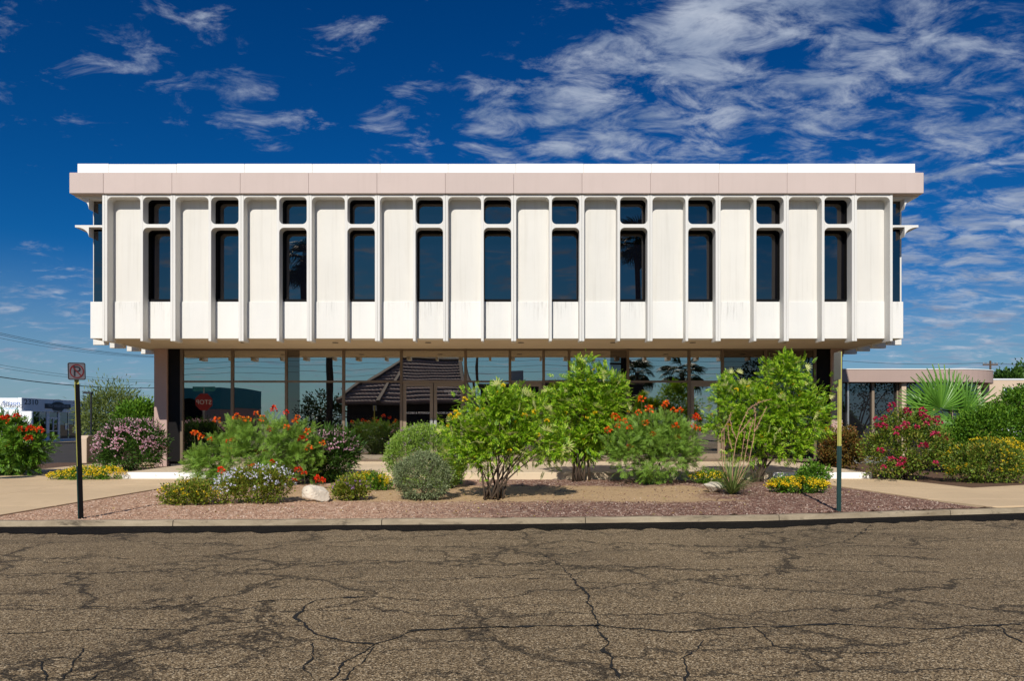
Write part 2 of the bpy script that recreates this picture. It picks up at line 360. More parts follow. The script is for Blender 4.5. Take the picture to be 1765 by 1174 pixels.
M['litter'] = stones('dry_leaf', [(0., (.10, .05, .025)), (.5, (.28, .16, .06)), (.8, (.45, .33, .08)), (1., (.16, .2, .04))])
M['bark'] = pm('brown_bark', (.075, .05, .032), .9, .3, 12, .5, 60)
M['stem'] = pm('green_stem', (.12, .14, .04), .8, .2, 12, .2, 60)
M['dry'] = pm('dry_stalk', (.42, .25, .15), .85, .25, 12, .3, 80)
M['palmtrunk'] = pm('palm_trunk', (.09, .065, .045), .95, .3, 8, .5, 30)
M['rock'] = pm('pale_rock', (.62, .54, .43), .9, .28, 4, .7, 18, fine=.15)
M['postgreen'] = pm('green_post_paint', (.012, .045, .04), .5, .2, 6, .1, 60)
M['postyellow'] = pm('faded_yellow_post', (.42, .40, .09), .6, .15, 6, .1, 60)
M['signface'] = pm('sign_sheet', (.15, .14, .155), .5, .1, 3, 0)  # aged pale sheet, greyed so the sign looks shaded
M['signblack'] = pm('sign_black', (.02, .02, .025), .5, .1, 3, 0)
M['signred'] = pm('sign_red', (.36, .03, .03), .5, .1, 3, 0)
M['faded'] = pm('faded_sign_red', (.14, .014, .014), .5, .1, 3, 0)
M['alu'] = pm('aluminium_sheet', (.42, .42, .40), .4, .1, 3, 0, metal=.7)
M['wire'] = pm('black_wire', (.015, .015, .017), .6, .1, 3, 0)
M['wood'] = pm('pole_wood', (.10, .065, .04), .9, .2, 6, .3, 40)
M['bwhite'] = pm('white_render', (.78, .82, .86), .8, .06, .5, .1, 30)
M['bbeige'] = pm('beige_render', (.56, .43, .31), .85, .1, .5, .1, 30)
M['tile'] = pm('roof_tile', (.5, .34, .28), .85, .3, 5, .3, 30)
M['beam'] = pm('brown_beam', (.22, .15, .11), .8, .15, 3, .2, 30)
M['darkwall'] = pm('dark_wall', (.05, .04, .035), .9, .2, 2, .2, 20)
M['teal'] = pm('teal_render', (.04, .26, .30), .8, .1, 1, .1, 30)
M['blue'] = pm('blue_letter', (.03, .12, .45), .5, .1, 3, 0)
M['lblue'] = pm('light_blue_letter', (.12, .42, .72), .5, .1, 3, 0)
M['navy'] = pm('navy_letter', (.008, .012, .03), .5, .1, 3, 0)
M['gletter'] = pm('grey_letter', (.35, .36, .40), .5, .1, 3, 0)
M['wletter'] = pm('white_letter', (.75, .74, .72), .5, .05, 3, 0)
M['irrig'] = pm('green_lid', (.06, .16, .09), .6, .1, 3, 0)

def text(name, body, size, m, parent, loc, rot, ext=.004, align='CENTER', sx=1.0, shear=0):
    cu = bpy.data.curves.new('t', 'FONT'); cu.body = body; cu.size = size; cu.extrude = ext; cu.align_x = align; cu.resolution_u = 3; cu.shear = shear
    t = bpy.data.objects.new('t', cu); COL.objects.link(t)
    dg = bpy.context.evaluated_depsgraph_get(); me = bpy.data.meshes.new_from_object(t.evaluated_get(dg)); bpy.data.objects.remove(t)
    me.materials.clear(); o = link(name, me, m, parent, loc); o.rotation_euler = rot; o.scale = (sx, 1, 1); return o

# ================================================================== GROUND
struct(B(-900, 900, -900, 900, -.6, -.03).obj('ground', M['earth']))
curb = [(-30, 10.62), (-14, 10.66), (-7.39, 10.73), (-3.66, 10.85), (.16, 11.03), (3.71, 11.36), (5.09, 11.64), (8.55, 12.39), (12, 13.2), (16, 14.3), (40, 21.0)]
def cy(x):
    for (a, b), (c, d) in zip(curb, curb[1:]):
        if a <= x <= c: return b + (d - b) * (x - a) / (c - a)
    return curb[-1][1]
xs = list(np.linspace(-30, 40, 71)); rv = [(x, cy(x), 0.) for x in xs] + [(x, -11., 0.) for x in xs]
road = struct(MB().add(rv, [(i, i + 71, i + 72, i + 1) for i in range(70)]).obj('road', M['asphalt']))
rng = np.random.default_rng(3)
# dark seal along the kerb with a ragged edge
tv = []; tx = np.linspace(-14, 22, 361)
wob = np.convolve(rng.normal(0, 1, 420), np.ones(9) / 9, 'same')[:361] * 1.2 + rng.normal(0, .35, 361)
for i, x in enumerate(tx):
    w = .62 + .10 * math.sin(x * .9) + .16 * wob[i] + (.35 if x > 6.5 else 0) * min((x - 6.5) / 3, 1)
    tv += [(x, cy(x) + .0, .004), (x, cy(x) - max(w, .2), .004)]
MB().add(tv, [(2 * i, 2 * i + 1, 2 * i + 3, 2 * i + 2) for i in range(360)]).obj('tar_strip', M['tar'], road)
# open cracks, traced on the road surface
cracks = [[(987, 998), (1013, 1029), (1027, 1059), (1033, 1080), (1043, 1121), (1061, 1149), (1072, 1180)],
          [(700, 1089), (865, 1082), (1033, 1080), (1150, 1090), (1298, 1082), (1441, 1077), (1600, 1086), (1765, 1076)],
          [(900, 1084), (800, 1083), (709, 1089), (648, 1112), (586, 1109), (540, 1096), (525, 1075), (511, 1065), (525, 1047), (545, 1035), (640, 1029)],
          [(518, 1072), (390, 1088), (190, 1085), (0, 1094)], [(648, 1112), (600, 1140), (575, 1165), (560, 1182)], [(640, 1118), (610, 1160), (590, 1180)],
          [(140, 1120), (122, 1150), (108, 1180)], [(230, 1135), (180, 1160), (140, 1182)], [(1212, 1105), (1181, 1136), (1187, 1182)], [(1714, 1080), (1740, 1098), (1768, 1112)],
          [(0, 1045), (250, 1048), (545, 1033)], [(1000, 1000), (850, 997), (620, 1006)], [(987, 998), (960, 970), (930, 955)], [(540, 1110), (530, 1150), (545, 1178)], [(1300, 1082), (1330, 1115), (1420, 1125), (1560, 1128)],
          [(1500, 905), (1470, 930), (1400, 945)], [(870, 985), (1100, 978), (1350, 976)], [(80, 1180), (70, 1140), (130, 1128)]]
for ci, pl in enumerate(cracks):
    pts = []
    g = [((px - CX) / F * (1.5 * F / (py - HY)), 1.5 * F / (py - HY)) for px, py in pl]
    for (a, b), (c, d) in zip(g, g[1:]):
        n = max(2, int(math.hypot(c - a, d - b) / .035))
        pts += [(a + (c - a) * t / n, b + (d - b) * t / n) for t in range(n)]
    pts = np.array(pts); nn = len(pts)
    jit = rng.normal(0, 1, (nn + 20, 2)); jit = np.stack([np.convolve(jit[:, q], np.ones(5) / 5, 'same') for q in (0, 1)], 1)[:nn]
    pts = pts + jit * .03
    wd = (np.abs(np.convolve(rng.normal(0, 1, nn + 20), np.ones(4) / 4, 'same')[:nn]) * .022 + .005) * (.95 if ci < 3 else .55)
    v = []
    for i in range(nn):
        t = pts[min(i + 1, nn - 1)] - pts[max(i - 1, 0)]; t = t / (np.linalg.norm(t) + 1e-6); q = np.array([-t[1], t[0]])
        a = pts[i] + q * wd[i] * rng.uniform(.3, 1); b = pts[i] - q * wd[i] * rng.uniform(.3, 1); v += [(a[0], a[1], .005), (b[0], b[1], .005)]
    MB().add(v, [(2 * i, 2 * i + 1, 2 * i + 3, 2 * i + 2) for i in range(nn - 1)]).obj('crack', M['crack'], road)
# kerb, cast in lengths
kerb = struct(bpy.data.objects.new('kerb', None)); COL.objects.link(kerb)
jx = [-14 + 3.02 * i for i in range(12)]
for a, b in zip(jx, jx[1:]):
    q = list(np.linspace(a + .006, b - .006, 8)); mb = MB(); v = []
    for x in q:
        dz = .004 * math.sin(x * 7.3)
        v += [(x, cy(x), -.02), (x, cy(x) + .012, .068 + dz), (x, cy(x) + .03, .08 + dz), (x, cy(x) + .16, .08 + dz), (x, cy(x) + .16, -.02)]
    f = [(5 * i + j, 5 * (i + 1) + j, 5 * (i + 1) + j + 1, 5 * i + j + 1) for i in range(7) for j in range(4)] + [(0, 1, 2, 3, 4), (39, 38, 37, 36, 35)]
    mb.add(v, f).obj('kerb_stone', M['kerb'], kerb)
# side street on the left
struct(B(-33.5, -16.1, 13.2, 260, -.03, -.004).obj('side_street', M['asphalt2']))
struct(B(-36.3, -33.5, 13, 160, -.03, .10).obj('far_pavement', M['walk']))

def sheet(x0f, x1f, y0, y1, ny, nx, m, name, parent=None, lift=0., wobz=0.):
    v = []; r2 = np.random.default_rng(8)
    for j in range(ny + 1):
        y = y0 + (y1 - y0) * j / ny
        for i in range(nx + 1):
            x = x0f(y) + (x1f(y) - x0f(y)) * i / nx; yy = max(y, cy(x) + .155)
            e = 0 if i in (0, nx) or j in (0, ny) else r2.normal(0, wobz)
            v.append((x, yy, gz(yy) + lift + e))
    return MB().add(v, [(j * (nx + 1) + i, j * (nx + 1) + i + 1, (j + 1) * (nx + 1) + i + 1, (j + 1) * (nx + 1) + i) for j in range(ny) for i in range(nx)]).obj(name, m, parent, smooth=True)
LB = lambda y: -7.86 + (min(max(y, 11), 18) - 11.4) * .105      # gravel / left pavement
RB = lambda y: 7.95 - (min(max(y, 11), 18.2) - 12.0) * .20       # gravel / right pavement
planter = struct(sheet(LB, RB, 10.9, 18.12, 60, 120, M['bed'], 'planting_bed', None, -.012, .010))
# pavements: slabs with joints
def slabs(name, cells, m, base=None):
    root = struct(bpy.data.objects.new(name, None)); COL.objects.link(root)
    for poly in cells:
        c = Vector((sum(p[0] for p in poly) / len(poly), sum(p[1] for p in poly) / len(poly)))
        pl = [Vector(p) + (c - Vector(p)).normalized() * .008 for p in poly]
        n = len(pl); v = [(p.x, p.y, gz(p.y) + .012) for p in pl] + [(p.x, p.y, -.02) for p in pl]
        MB().add(v, [tuple(range(n)), tuple(range(2 * n - 1, n - 1, -1))] + [(i, i + n, (i + 1) % n + n, (i + 1) % n) for i in range(n)]).obj('paving_slab', m, root, bevel=.004)
    return root
cells = []
yb = [10.9, 12.6, 14.6, 16.4, 18.1]
for a, b in zip(yb, yb[1:]):
    xl = [-15.9, -14.0, -12.0, -9.9, None]
    for i in range(4):
        x0 = xl[i]; x1a = xl[i + 1] if xl[i + 1] is not None else LB(a); x1b = xl[i + 1] if xl[i + 1] is not None else LB(b)
        ya0 = max(a, cy(x0) + .16); ya1 = max(a, cy(x1a) + .16)
        cells.append([(x0, ya0), (x1a, ya1), (x1b, b), (x0, b)])
for a, b in ((18.1, 20.6), (20.6, 23.2), (23.2, 26)):
    for x0, x1 in ((-13.9, -11.8), (-11.8, -9.52)): 
        if not (x1 > -11 and a > 23): cells.append([(x0, a), (x1, a), (x1, b), (x0, b)])
slabs('left_pavement', cells, M['walk'])
cells = []
for a, b in ((11.5, 13.6), (13.6, 15.7), (15.7, 18.1)):
    def ya(x): return max(a, cy(x) + .16)
    cells.append([(RB(a), ya(RB(a))), (9.75, ya(9.75)), (9.75 if b < 16 else 9.2, b), (RB(b), b)])
for x0, x1 in ((9.75, 12), (12, 14.3), (14.3, 17), (17, 20)):
    cells.append([(x0, cy(x0) + .16), (x1, cy(x1) + .16), (x1, 15.75 + (x1 - 9.75) * .42), (x0, 15.75 + (x0 - 9.75) * .42)])
slabs('right_pavement', cells, M['walk'])
def flat(name, poly, z, m):
    n = len(poly); return struct(MB().add([(x, y, z) for x, y in poly], [tuple(range(n))]).obj(name, m))
flat('right_bed', [(9.2, 18.12), (9.76, 15.76), (30, 24.3), (40, 60), (8.7, 60), (8.7, 18.12)], .128, M['dirt'])
flat('left_bed', [(-15.9, 18.12), (-13.92, 18.12), (-13.92, 26), (-15.9, 26)], .12, M['dirt'])
# terrace in front of the glass
terr = struct(bpy.data.objects.new('terrace', None)); COL.objects.link(terr)
tx = [-9.49, -7.2, -5.1, -3, -.9, 1.2, 3.3, 5.4, 6.35, 8.77]
for a, b in zip(tx, tx[1:]): B(a + .004, b - .004, 18.15, 23.5, -.02, .30).obj('terrace_slab', M['terrace'], terr, bevel=.008)
B(-9.49, -7.1, 18.07, 18.147, .02, .304).obj('white_step_edge', M['wpaint'], terr, bevel=.01)
B(6.35, 8.77, 18.07, 18.147, .02, .304).obj('white_step_edge', M['wpaint'], terr, bevel=.01)
B(-7.09, 6.34, 18.10, 18.147, .02, .298).obj('step_edge', M['terrace'], terr, bevel=.01)
# loose gravel on the bed
def gravel(name, n, xr, m, seed, prob):
    r = np.random.default_rng(seed); xx = r.uniform(xr[0], xr[1], n); yy = r.uniform(0, 1, n)
    y0 = np.array([cy(x) + .17 for x in xx]); yv = y0 + (17.9 - y0) * yy ** 1.5
    keep = prob(xx, yv, r) & (xx > np.array([LB(y) for y in yv]) + .03) & (xx < np.array([RB(y) for y in yv]) - .03)
    xx, yv = xx[keep], yv[keep]; k = len(xx)
    t = np.array([(1, 0, 0), (-.5, .8, 0), (-.5, -.8, 0), (.1, 0, .75)]); tf = np.array([(0, 1, 3), (1, 2, 3), (2, 0, 3)])
    sc = r.uniform(.007, .02, k)[:, None, None] * (1 + .35 * r.normal(0, 1, (k, 4, 3))); a = r.uniform(0, 6.28, k)
    v = t[None] * sc; ca, sa = np.cos(a)[:, None], np.sin(a)[:, None]
    v = np.stack([v[..., 0] * ca - v[..., 1] * sa, v[..., 0] * sa + v[..., 1] * ca, v[..., 2]], -1)
    z = .08 + .06 * np.clip((yv - 11) / 7, 0, 1) - .014
    v = v + np.stack([xx, yv, z], -1)[:, None]; f = (tf[None] + 4 * np.arange(k)[:, None, None]).reshape(-1, 3)
    o = link(name, trimesh(v.reshape(-1, 3), f), m); tag(o, None, None, None, 'stuff'); return o
cen = lambda x, y: (x > -4.6) & (x < 4.0) & (y > 13.4) & (y < 16.5)
tag(gravel('red_gravel', 34000, (-2.5, 8), M['stone_r'], 1, lambda x, y, r: (r.random(len(x)) < np.clip((x + 2.5) / 3, .0, 1)) & (~cen(x, y) | (r.random(len(x)) < .12))), 'dark red crushed gravel spread over the right side of the bed', 'gravel')
tag(gravel('tan_gravel', 30000, (-8, .8), M['stone_t'], 2, lambda x, y, r: (r.random(len(x)) < np.clip((.8 - x) / 3, .0, 1)) & (~cen(x, y) | (r.random(len(x)) < .2))), 'pinkish tan crushed gravel spread over the left side of the bed', 'gravel')

def litter():
    r_ = np.random.default_rng(44); n = 1500; x = r_.uniform(-7.3, 7.0, n); y = r_.uniform(11.3, 17.9, n); k = (x > np.array([LB(q) for q in y]) + .05) & (x < np.array([RB(q) for q in y]) - .05) & (y > np.array([cy(q) for q in x]) + .2)
    x, y = x[k], y[k]; n = len(x); a = r_.uniform(0, 6.28, n); L = r_.uniform(.012, .032, n); z = .08 + .06 * np.clip((y - 11) / 7, 0, 1) + .004
    d = np.stack([np.cos(a), np.sin(a), r_.normal(0, .2, n)], -1) * L[:, None]; q = np.stack([-np.sin(a), np.cos(a), r_.normal(0, .3, n)], -1) * L[:, None] * .4; c = np.stack([x, y, z], -1)
    V = np.stack([c - d, c + q, c + d, c - q], 1).reshape(-1, 3); T = (np.array([(0, 1, 2), (0, 2, 3)])[None] + 4 * np.arange(n)[:, None, None]).reshape(-1, 3)
    return link('leaf_litter', trimesh(V, T), M['litter'])
tag(litter(), 'dry fallen leaves scattered over the gravel bed', 'leaf litter', None, 'stuff')
# ================================================================== MAIN BUILDING
YF, YR, YP, YB, YG = 19.94, 20.0, 20.30, 20.335, 20.47
XL, XR, YBK = -11.53, 10.70, 36.0
ZSO, ZSP, ZHD, ZF0, ZF1, ZPA, ZRB = 3.84, 4.83, 7.61, 7.685, 8.245, 8.53, 3.715
ZL0, ZL1 = 6.78, 6.875
bld = thing('office_building', 'white precast two storey office block with overhanging ribbed upper floor above dark glass', 'building', (0, YR, 0))
def part(mb, name, m, parent=None, bevel=0, loc=(0, 0, 0)):
    o = link(name, mb.mesh(bevel) if isinstance(mb, MB) else mb, m, parent or bld); 
    if parent is None: o.location = Vector(loc) - Vector((0, YR, 0))
    else: o.location = loc
    return o
X0, DX = -10.97, 1.836
HW, HN, XN = .068, .036, .993
def fillet(mb, cx, cz, sx, sz, r, y0, y1, n=7):
    # solid in the corner (cx,cz), opening towards (sx,sz)
    arc = [(cx + sx * r * (1 - math.sin(t * math.pi / 2 / n)), cz + sz * r * (1 - math.cos(t * math.pi / 2 / n))) for t in range(n + 1)]
    mb.prism([(cx, cz)] + arc, 'y', y0, y1)
rib_w = B(-HW, -.002, YR, YB + .12, ZRB, ZF0).box(.002, HW, YR, YB + .12, ZRB, ZF0).mesh(.008)
rib_n = B(-HN, HN, YR, YB + .12, ZRB, ZF0).mesh(.008)
pa0, pa1 = HW, XN - HN; wa0, wa1 = XN + HN, DX - HW
def head(a0, a1, y1):
    mb = B(a0, a1, YR + .012, y1, ZHD, ZF0); r = .125
    fillet(mb, a0, ZHD, 1, -1, r, YR + .012, y1); fillet(mb, a1, ZHD, -1, -1, r, YR + .012, y1); return mb.mesh()
hd_p, hd_w = head(pa0, pa1, YB), head(wa0, wa1, YP)
def ledge():
    mb = B(wa0, wa1, YR + .005, YP, ZL0, ZL1); r = .125
    for cx, sx in ((wa0, 1), (wa1, -1)):
        fillet(mb, cx, ZL0, sx, -1, r, YR + .005, YP); fillet(mb, cx, ZL1, sx, 1, r, YR + .005, YP)
    return mb.mesh()
ldg = ledge()
pan = B(pa0, pa1, YB, YB + .1, ZSP - .02, ZHD).mesh()
spa = B(pa0, pa1, YP, YP + .13, ZSO - .02, ZSP).mesh(.006)
spw = B(wa0, wa1, YP + .01, YP + .4, ZSO - .02, ZSP).mesh(.006)
def wframe(z0, z1, rb):
    mb = B(wa0 - .03, wa0 + .012, YP + .002, YG + .02, z0, z1).box(wa1 - .012, wa1 + .03, YP + .002, YG + .02, z0, z1)
    mb.box(wa0 + .012, wa1 - .012, YP + .002, YG + .02, z1 - .012, z1 + .1).box(wa0 + .012, wa1 - .012, YP + .02, YG + .02, z0 - .06, z0 + .012)
    for cx, sx in ((wa0 + .012, 1), (wa1 - .012, -1)):
        fillet(mb, cx, z1 - .012, sx, -1, .12, YP + .004, YG + .02)
        if rb: fillet(mb, cx, z0 + .012, sx, 1, .12, YP + .004, YG + .02)
    return mb.mesh()
wf_u, wf_l = wframe(ZL1, ZHD, True), wframe(ZSP + .06, ZL0, False)
pn_u = B(wa0 + .013, wa1 - .013, YG - .006, YG, ZL1, ZHD - .013).mesh()
pn_l = B(wa0 + .013, wa1 - .013, YG - .006, YG, ZSP + .01, ZL0 - .013).mesh()
fas = B(.0025, DX - .0025, YF, YF + .4, ZF0, ZF1).mesh(.006)
MT = M
rnd = random.Random(2)
for k in range(12):
    x = X0 + DX * k; L = (x, 0, 0)
    part(rib_w, 'rib', M['white'], loc=L); part(rib_n, 'rib', M['white'], loc=L) if False else part(rib_n, 'rib', M['white'], loc=(x + XN, 0, 0))
    part(hd_p, 'bay_head', M['white'], loc=L); part(pan, 'wall_panel', M['panel'], loc=L); part(spa, 'spandrel', M['spandrel'], loc=L)
    if k < 11:
        part(hd_w, 'bay_head', M['white'], loc=L); part(ldg, 'window_ledge', M['white'], loc=L); part(spw, 'spandrel', M['spandrel'], loc=L)
        for fm, pmesh in ((wf_u, pn_u), (wf_l, pn_l)):
            w = part(fm, 'window', M['black'], loc=L)
            p = link('pane', pmesh, M['glass_up'], w, (0, 0, 0)); ra, rb_ = R(rnd.uniform(-.5, .5)), R(rnd.uniform(-.35, .35)); cxp, czp = (wa0 + wa1) / 2, (6.2 if pmesh is pn_l else 7.2); p.matrix_local = Matrix.Translation((cxp, YG, czp)) @ Matrix.Rotation(ra, 4, 'Z') @ Matrix.Rotation(rb_, 4, 'X') @ Matrix.Translation((-cxp, -YG, -czp))
        part(fas, 'fascia_panel', M['fascia'], loc=L)
AO = .36
FX0, FX1 = XL - AO, XR + AO
part(B(FX0, X0 - .004, YF, YF + .4, ZF0, ZF1), 'fascia_panel', M['fascia'], bevel=.012)
part(B(X0 + 11 * DX + .004, FX1, YF, YF + .4, ZF0, ZF1), 'fascia_panel', M['fascia'], bevel=.012)
yy = YF + .404
while yy < YBK:
    y2 = min(yy + 1.83, YBK)
    part(B(FX0, FX0 + .4, yy, y2 - .008, ZF0, ZF1), 'fascia_panel', M['fascia'], bevel=.012); part(B(FX1 - .4, FX1, yy, y2 - .008, ZF0, ZF1), 'fascia_panel', M['fascia'], bevel=.012)
    yy += 1.838
# parapet in lengths
px_ = [XL - .23, X0 + .06] + [X0 + .06 + DX * 1 * i for i in range(1, 12)] + [XR + .21]
for a, b in zip(px_, px_[1:]): part(B(a + .002, b - .002, 20.09, 20.35, ZF1 + .001, ZPA + .006 * rnd.uniform(-1, 1)), 'parapet', M['parapet'], bevel=.008)
part(B(XL - .23, XL, 20.352, YBK, ZF1 + .001, ZPA), 'parapet', M['parapet'], bevel=.008); part(B(XR, XR + .21, 20.352, YBK, ZF1 + .001, ZPA), 'parapet', M['parapet'], bevel=.008)
part(B(FX0 + .41, FX1 - .41, YF + .41, YBK, ZF0 + .2, ZF1 - .03), 'roof', M['roofing'])
# dark shadow gap between fascia and bay heads is real: heads are set back, a slab closes it
part(B(XL + .01, XR - .01, YP + .14, YBK, ZHD + .101, ZF0 + .19), 'roof_slab', M['white'])
part(B(XL + .02, XR - .02, YP + .135, YBK - .05, ZSO, ZSO + .3), 'soffit', M['soffit'])
part(B(XL + .7, XR - .7, YG + .3, YBK - .1, ZSO + .3, ZHD + .1), 'dark_backing', M['interior'])  # added dark box filling the upper floor so no light leaks through
# corner bays
xc0, xc1 = X0 - HW, X0 + 11 * DX + XN + HN
for sx, xe, xr in ((-1, XL, xc0), (1, XR, xc1)):
    a, b = min(xe, xr), max(xe, xr)
    part(B(a, b, YP, YP + .13, ZSO - .02, ZSP), 'spandrel', M['spandrel'], bevel=.01)
    a2, b2 = (xe + .03, xr) if sx < 0 else (xr, xe - .03)
    w = part(B(a2, b2, YP + .125, YP + .165, ZSP, ZHD), 'window', M['black']); w.name = 'window'
    link('pane', B(a2 + .01, b2 - .01, YP + .115, YP + .124, ZSP, ZL0).mesh(), M['glass_up'], w); link('pane', B(a2 + .01, b2 - .01, YP + .115, YP + .124, ZL1, ZHD).mesh(), M['glass_up'], w)
    # side glass of the corner
    xs_ = xe + .035 * (-sx)
    w = part(B(min(xs_, xs_ - sx * .03), max(xs_, xs_ - sx * .03), YP + .17, 20.95, ZSP, ZHD), 'window', M['black'])
    link('pane', B(min(xs_ + sx * .002, xs_ + sx * .01), max(xs_ + sx * .002, xs_ + sx * .01), YP + .17, 20.95, ZSP, ZHD).mesh(), M['glass_up'], w)
    # shelf and cove whose profile shows at the corner, plus a short front return
    n = 8
    tip, wall = xe + sx * .345, xe - sx * .03
    shelf = [(wall, ZL1), (tip, ZL1), (tip, ZL1 - .06)] + [(tip + (wall - tip) * .1 + (wall - tip) * .9 * math.sin(t * math.pi / 2 / n), ZL1 - .06 - .26 * (1 - math.cos(t * math.pi / 2 / n))) for t in range(n + 1)]
    part(MB().prism([(a_, b_ + .02) for a_, b_ in shelf], 'y', YP - .12, 20.93), 'window_ledge', M['white'])
    cove = [(wall, ZF0), (tip, ZF0), (tip, ZF0 - .02)] + [(tip + (wall - tip) * math.sin(t * math.pi / 2 / n), ZF0 - .02 - .34 * (1 - math.cos(t * math.pi / 2 / n))) for t in range(n + 1)]
    part(MB().prism(cove, 'y', YP - .12, 20.93), 'bay_head', M['white'])
    fr = B(min(xr, wall), max(xr, wall), YP - .118, YP + .11, ZL0 + .06, ZL1 + .019); cxx, ss = (xr, -1) if sx < 0 else (xr, 1)
    fillet(fr, cxx, ZL0 + .06, ss, -1, .16, YP - .118, YP + .11); fillet(fr, cxx, ZL1 + .019, ss, 1, .125, YP - .118, YP + .11)
    part(fr, 'window_ledge', M['white'])
    hb = B(min(xr, wall), max(xr, wall), YP - .118, YP + .11, ZHD, ZF0 - .001); fillet(hb, cxx, ZHD, ss, -1, .125, YP - .118, YP + .11); part(hb, 'bay_head', M['white'])
    # side elevation: ribs, spandrels, panels
    y = 21.0; i = 0
    while y < YBK - .5:
        hw = .036 if i % 2 == 0 else .068; nx = y + (.90 if i % 2 == 0 else .936)
        part(B(min(xe + sx * .30, xe - sx * .12), max(xe + sx * .30, xe - sx * .12), y - hw, y + hw, ZRB, ZF0), 'rib', M['white'], bevel=.008)
        ys, ye = y + hw, min(nx - .036, YBK)
        part(B(min(xe, xe - sx * .12), max(xe, xe - sx * .12), ys, ye, ZSO - .02, ZSP), 'spandrel', M['spandrel'])
        if i % 2 == 0: part(B(min(xe - sx * .03, xe - sx * .12), max(xe - sx * .03, xe - sx * .12), ys, ye, ZSP, ZF0), 'wall_panel', M['panel'])
        else:
            w = part(B(min(xe - sx * .06, xe - sx * .12), max(xe - sx * .06, xe - sx * .12), ys, ye, ZSP, ZF0), 'window', M['black'])
            link('pane', B(min(xe - sx * .05, xe - sx * .058), max(xe - sx * .05, xe - sx * .058), ys, ye, ZSP, ZHD).mesh(), M['glass_up'], w)
            part(MB().prism(shelf, 'y', ys, ye), 'window_ledge', M['white'])
        y = nx; i += 1
    part(B(min(xe, xe - sx * .12), max(xe, xe - sx * .12), YP + .132, 20.96, ZSO - .02, ZSP), 'spandrel', M['spandrel'])
part(B(XL, XR, YBK, YBK + .2, ZSO - .02, ZF0), 'wall_panel', M['panel'])
# soffit lamps
for px in (420, 578, 738, 898, 1057, 1194, 1350):
    x = XW(px, 21.45); mb = MB(); c = [(x + .09 * math.cos(a), 21.45 + .09 * math.sin(a)) for a in np.linspace(0, 6.28, 13)[:-1]]
    mb.prism(c, 'z', ZSO - .012, ZSO + .0); part(mb, 'downlight', M['lamp'])
# ground floor
YGL, ZFL = 23.3, .30
GX0, GX1 = XW(268, YGL), XW(1450, YGL)
part(B(GX0, XW(290, YGL), 23.2, 35.5, -.02, ZSO), 'side_wall', M['pink'], bevel=.01); part(B(XW(1431, YGL), GX1, 23.2, 35.5, -.02, ZSO), 'side_wall', M['pink'], bevel=.01)
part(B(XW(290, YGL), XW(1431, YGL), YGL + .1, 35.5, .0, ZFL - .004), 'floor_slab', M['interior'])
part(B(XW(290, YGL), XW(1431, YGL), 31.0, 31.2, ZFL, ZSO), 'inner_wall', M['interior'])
part(B(XW(290, YGL) + .002, XW(312, YGL), YGL - .01, YGL + .15, ZFL, ZSO), 'cover_or_shade_panel', M['shade_dark'])  # dark panel painted in for the shaded return beside the end wall
part(B(XW(1406, YGL), XW(1431, YGL) - .002, YGL - .01, YGL + .15, ZFL, ZSO), 'cover_or_shade_panel', M['shade_dark'])  # right return, its shade painted as a dark panel too
mull = [314, 401, 494, 592.5, 692, 802.5, 879, 937, 981, 1082, 1187.5, 1245, 1319, 1404]
mx = [XW(p, YGL) for p in mull]
ZT = ZW(658, YGL)
for x in mx: part(B(x - .042, x + .042, YGL - .06, YGL + .08, ZFL, ZSO), 'mullion', M['bronze'], bevel=.004)
doors = {(692, 802.5): 2, (879, 937): 1, (1187.5, 1245): 1}
wobr = random.Random(4)
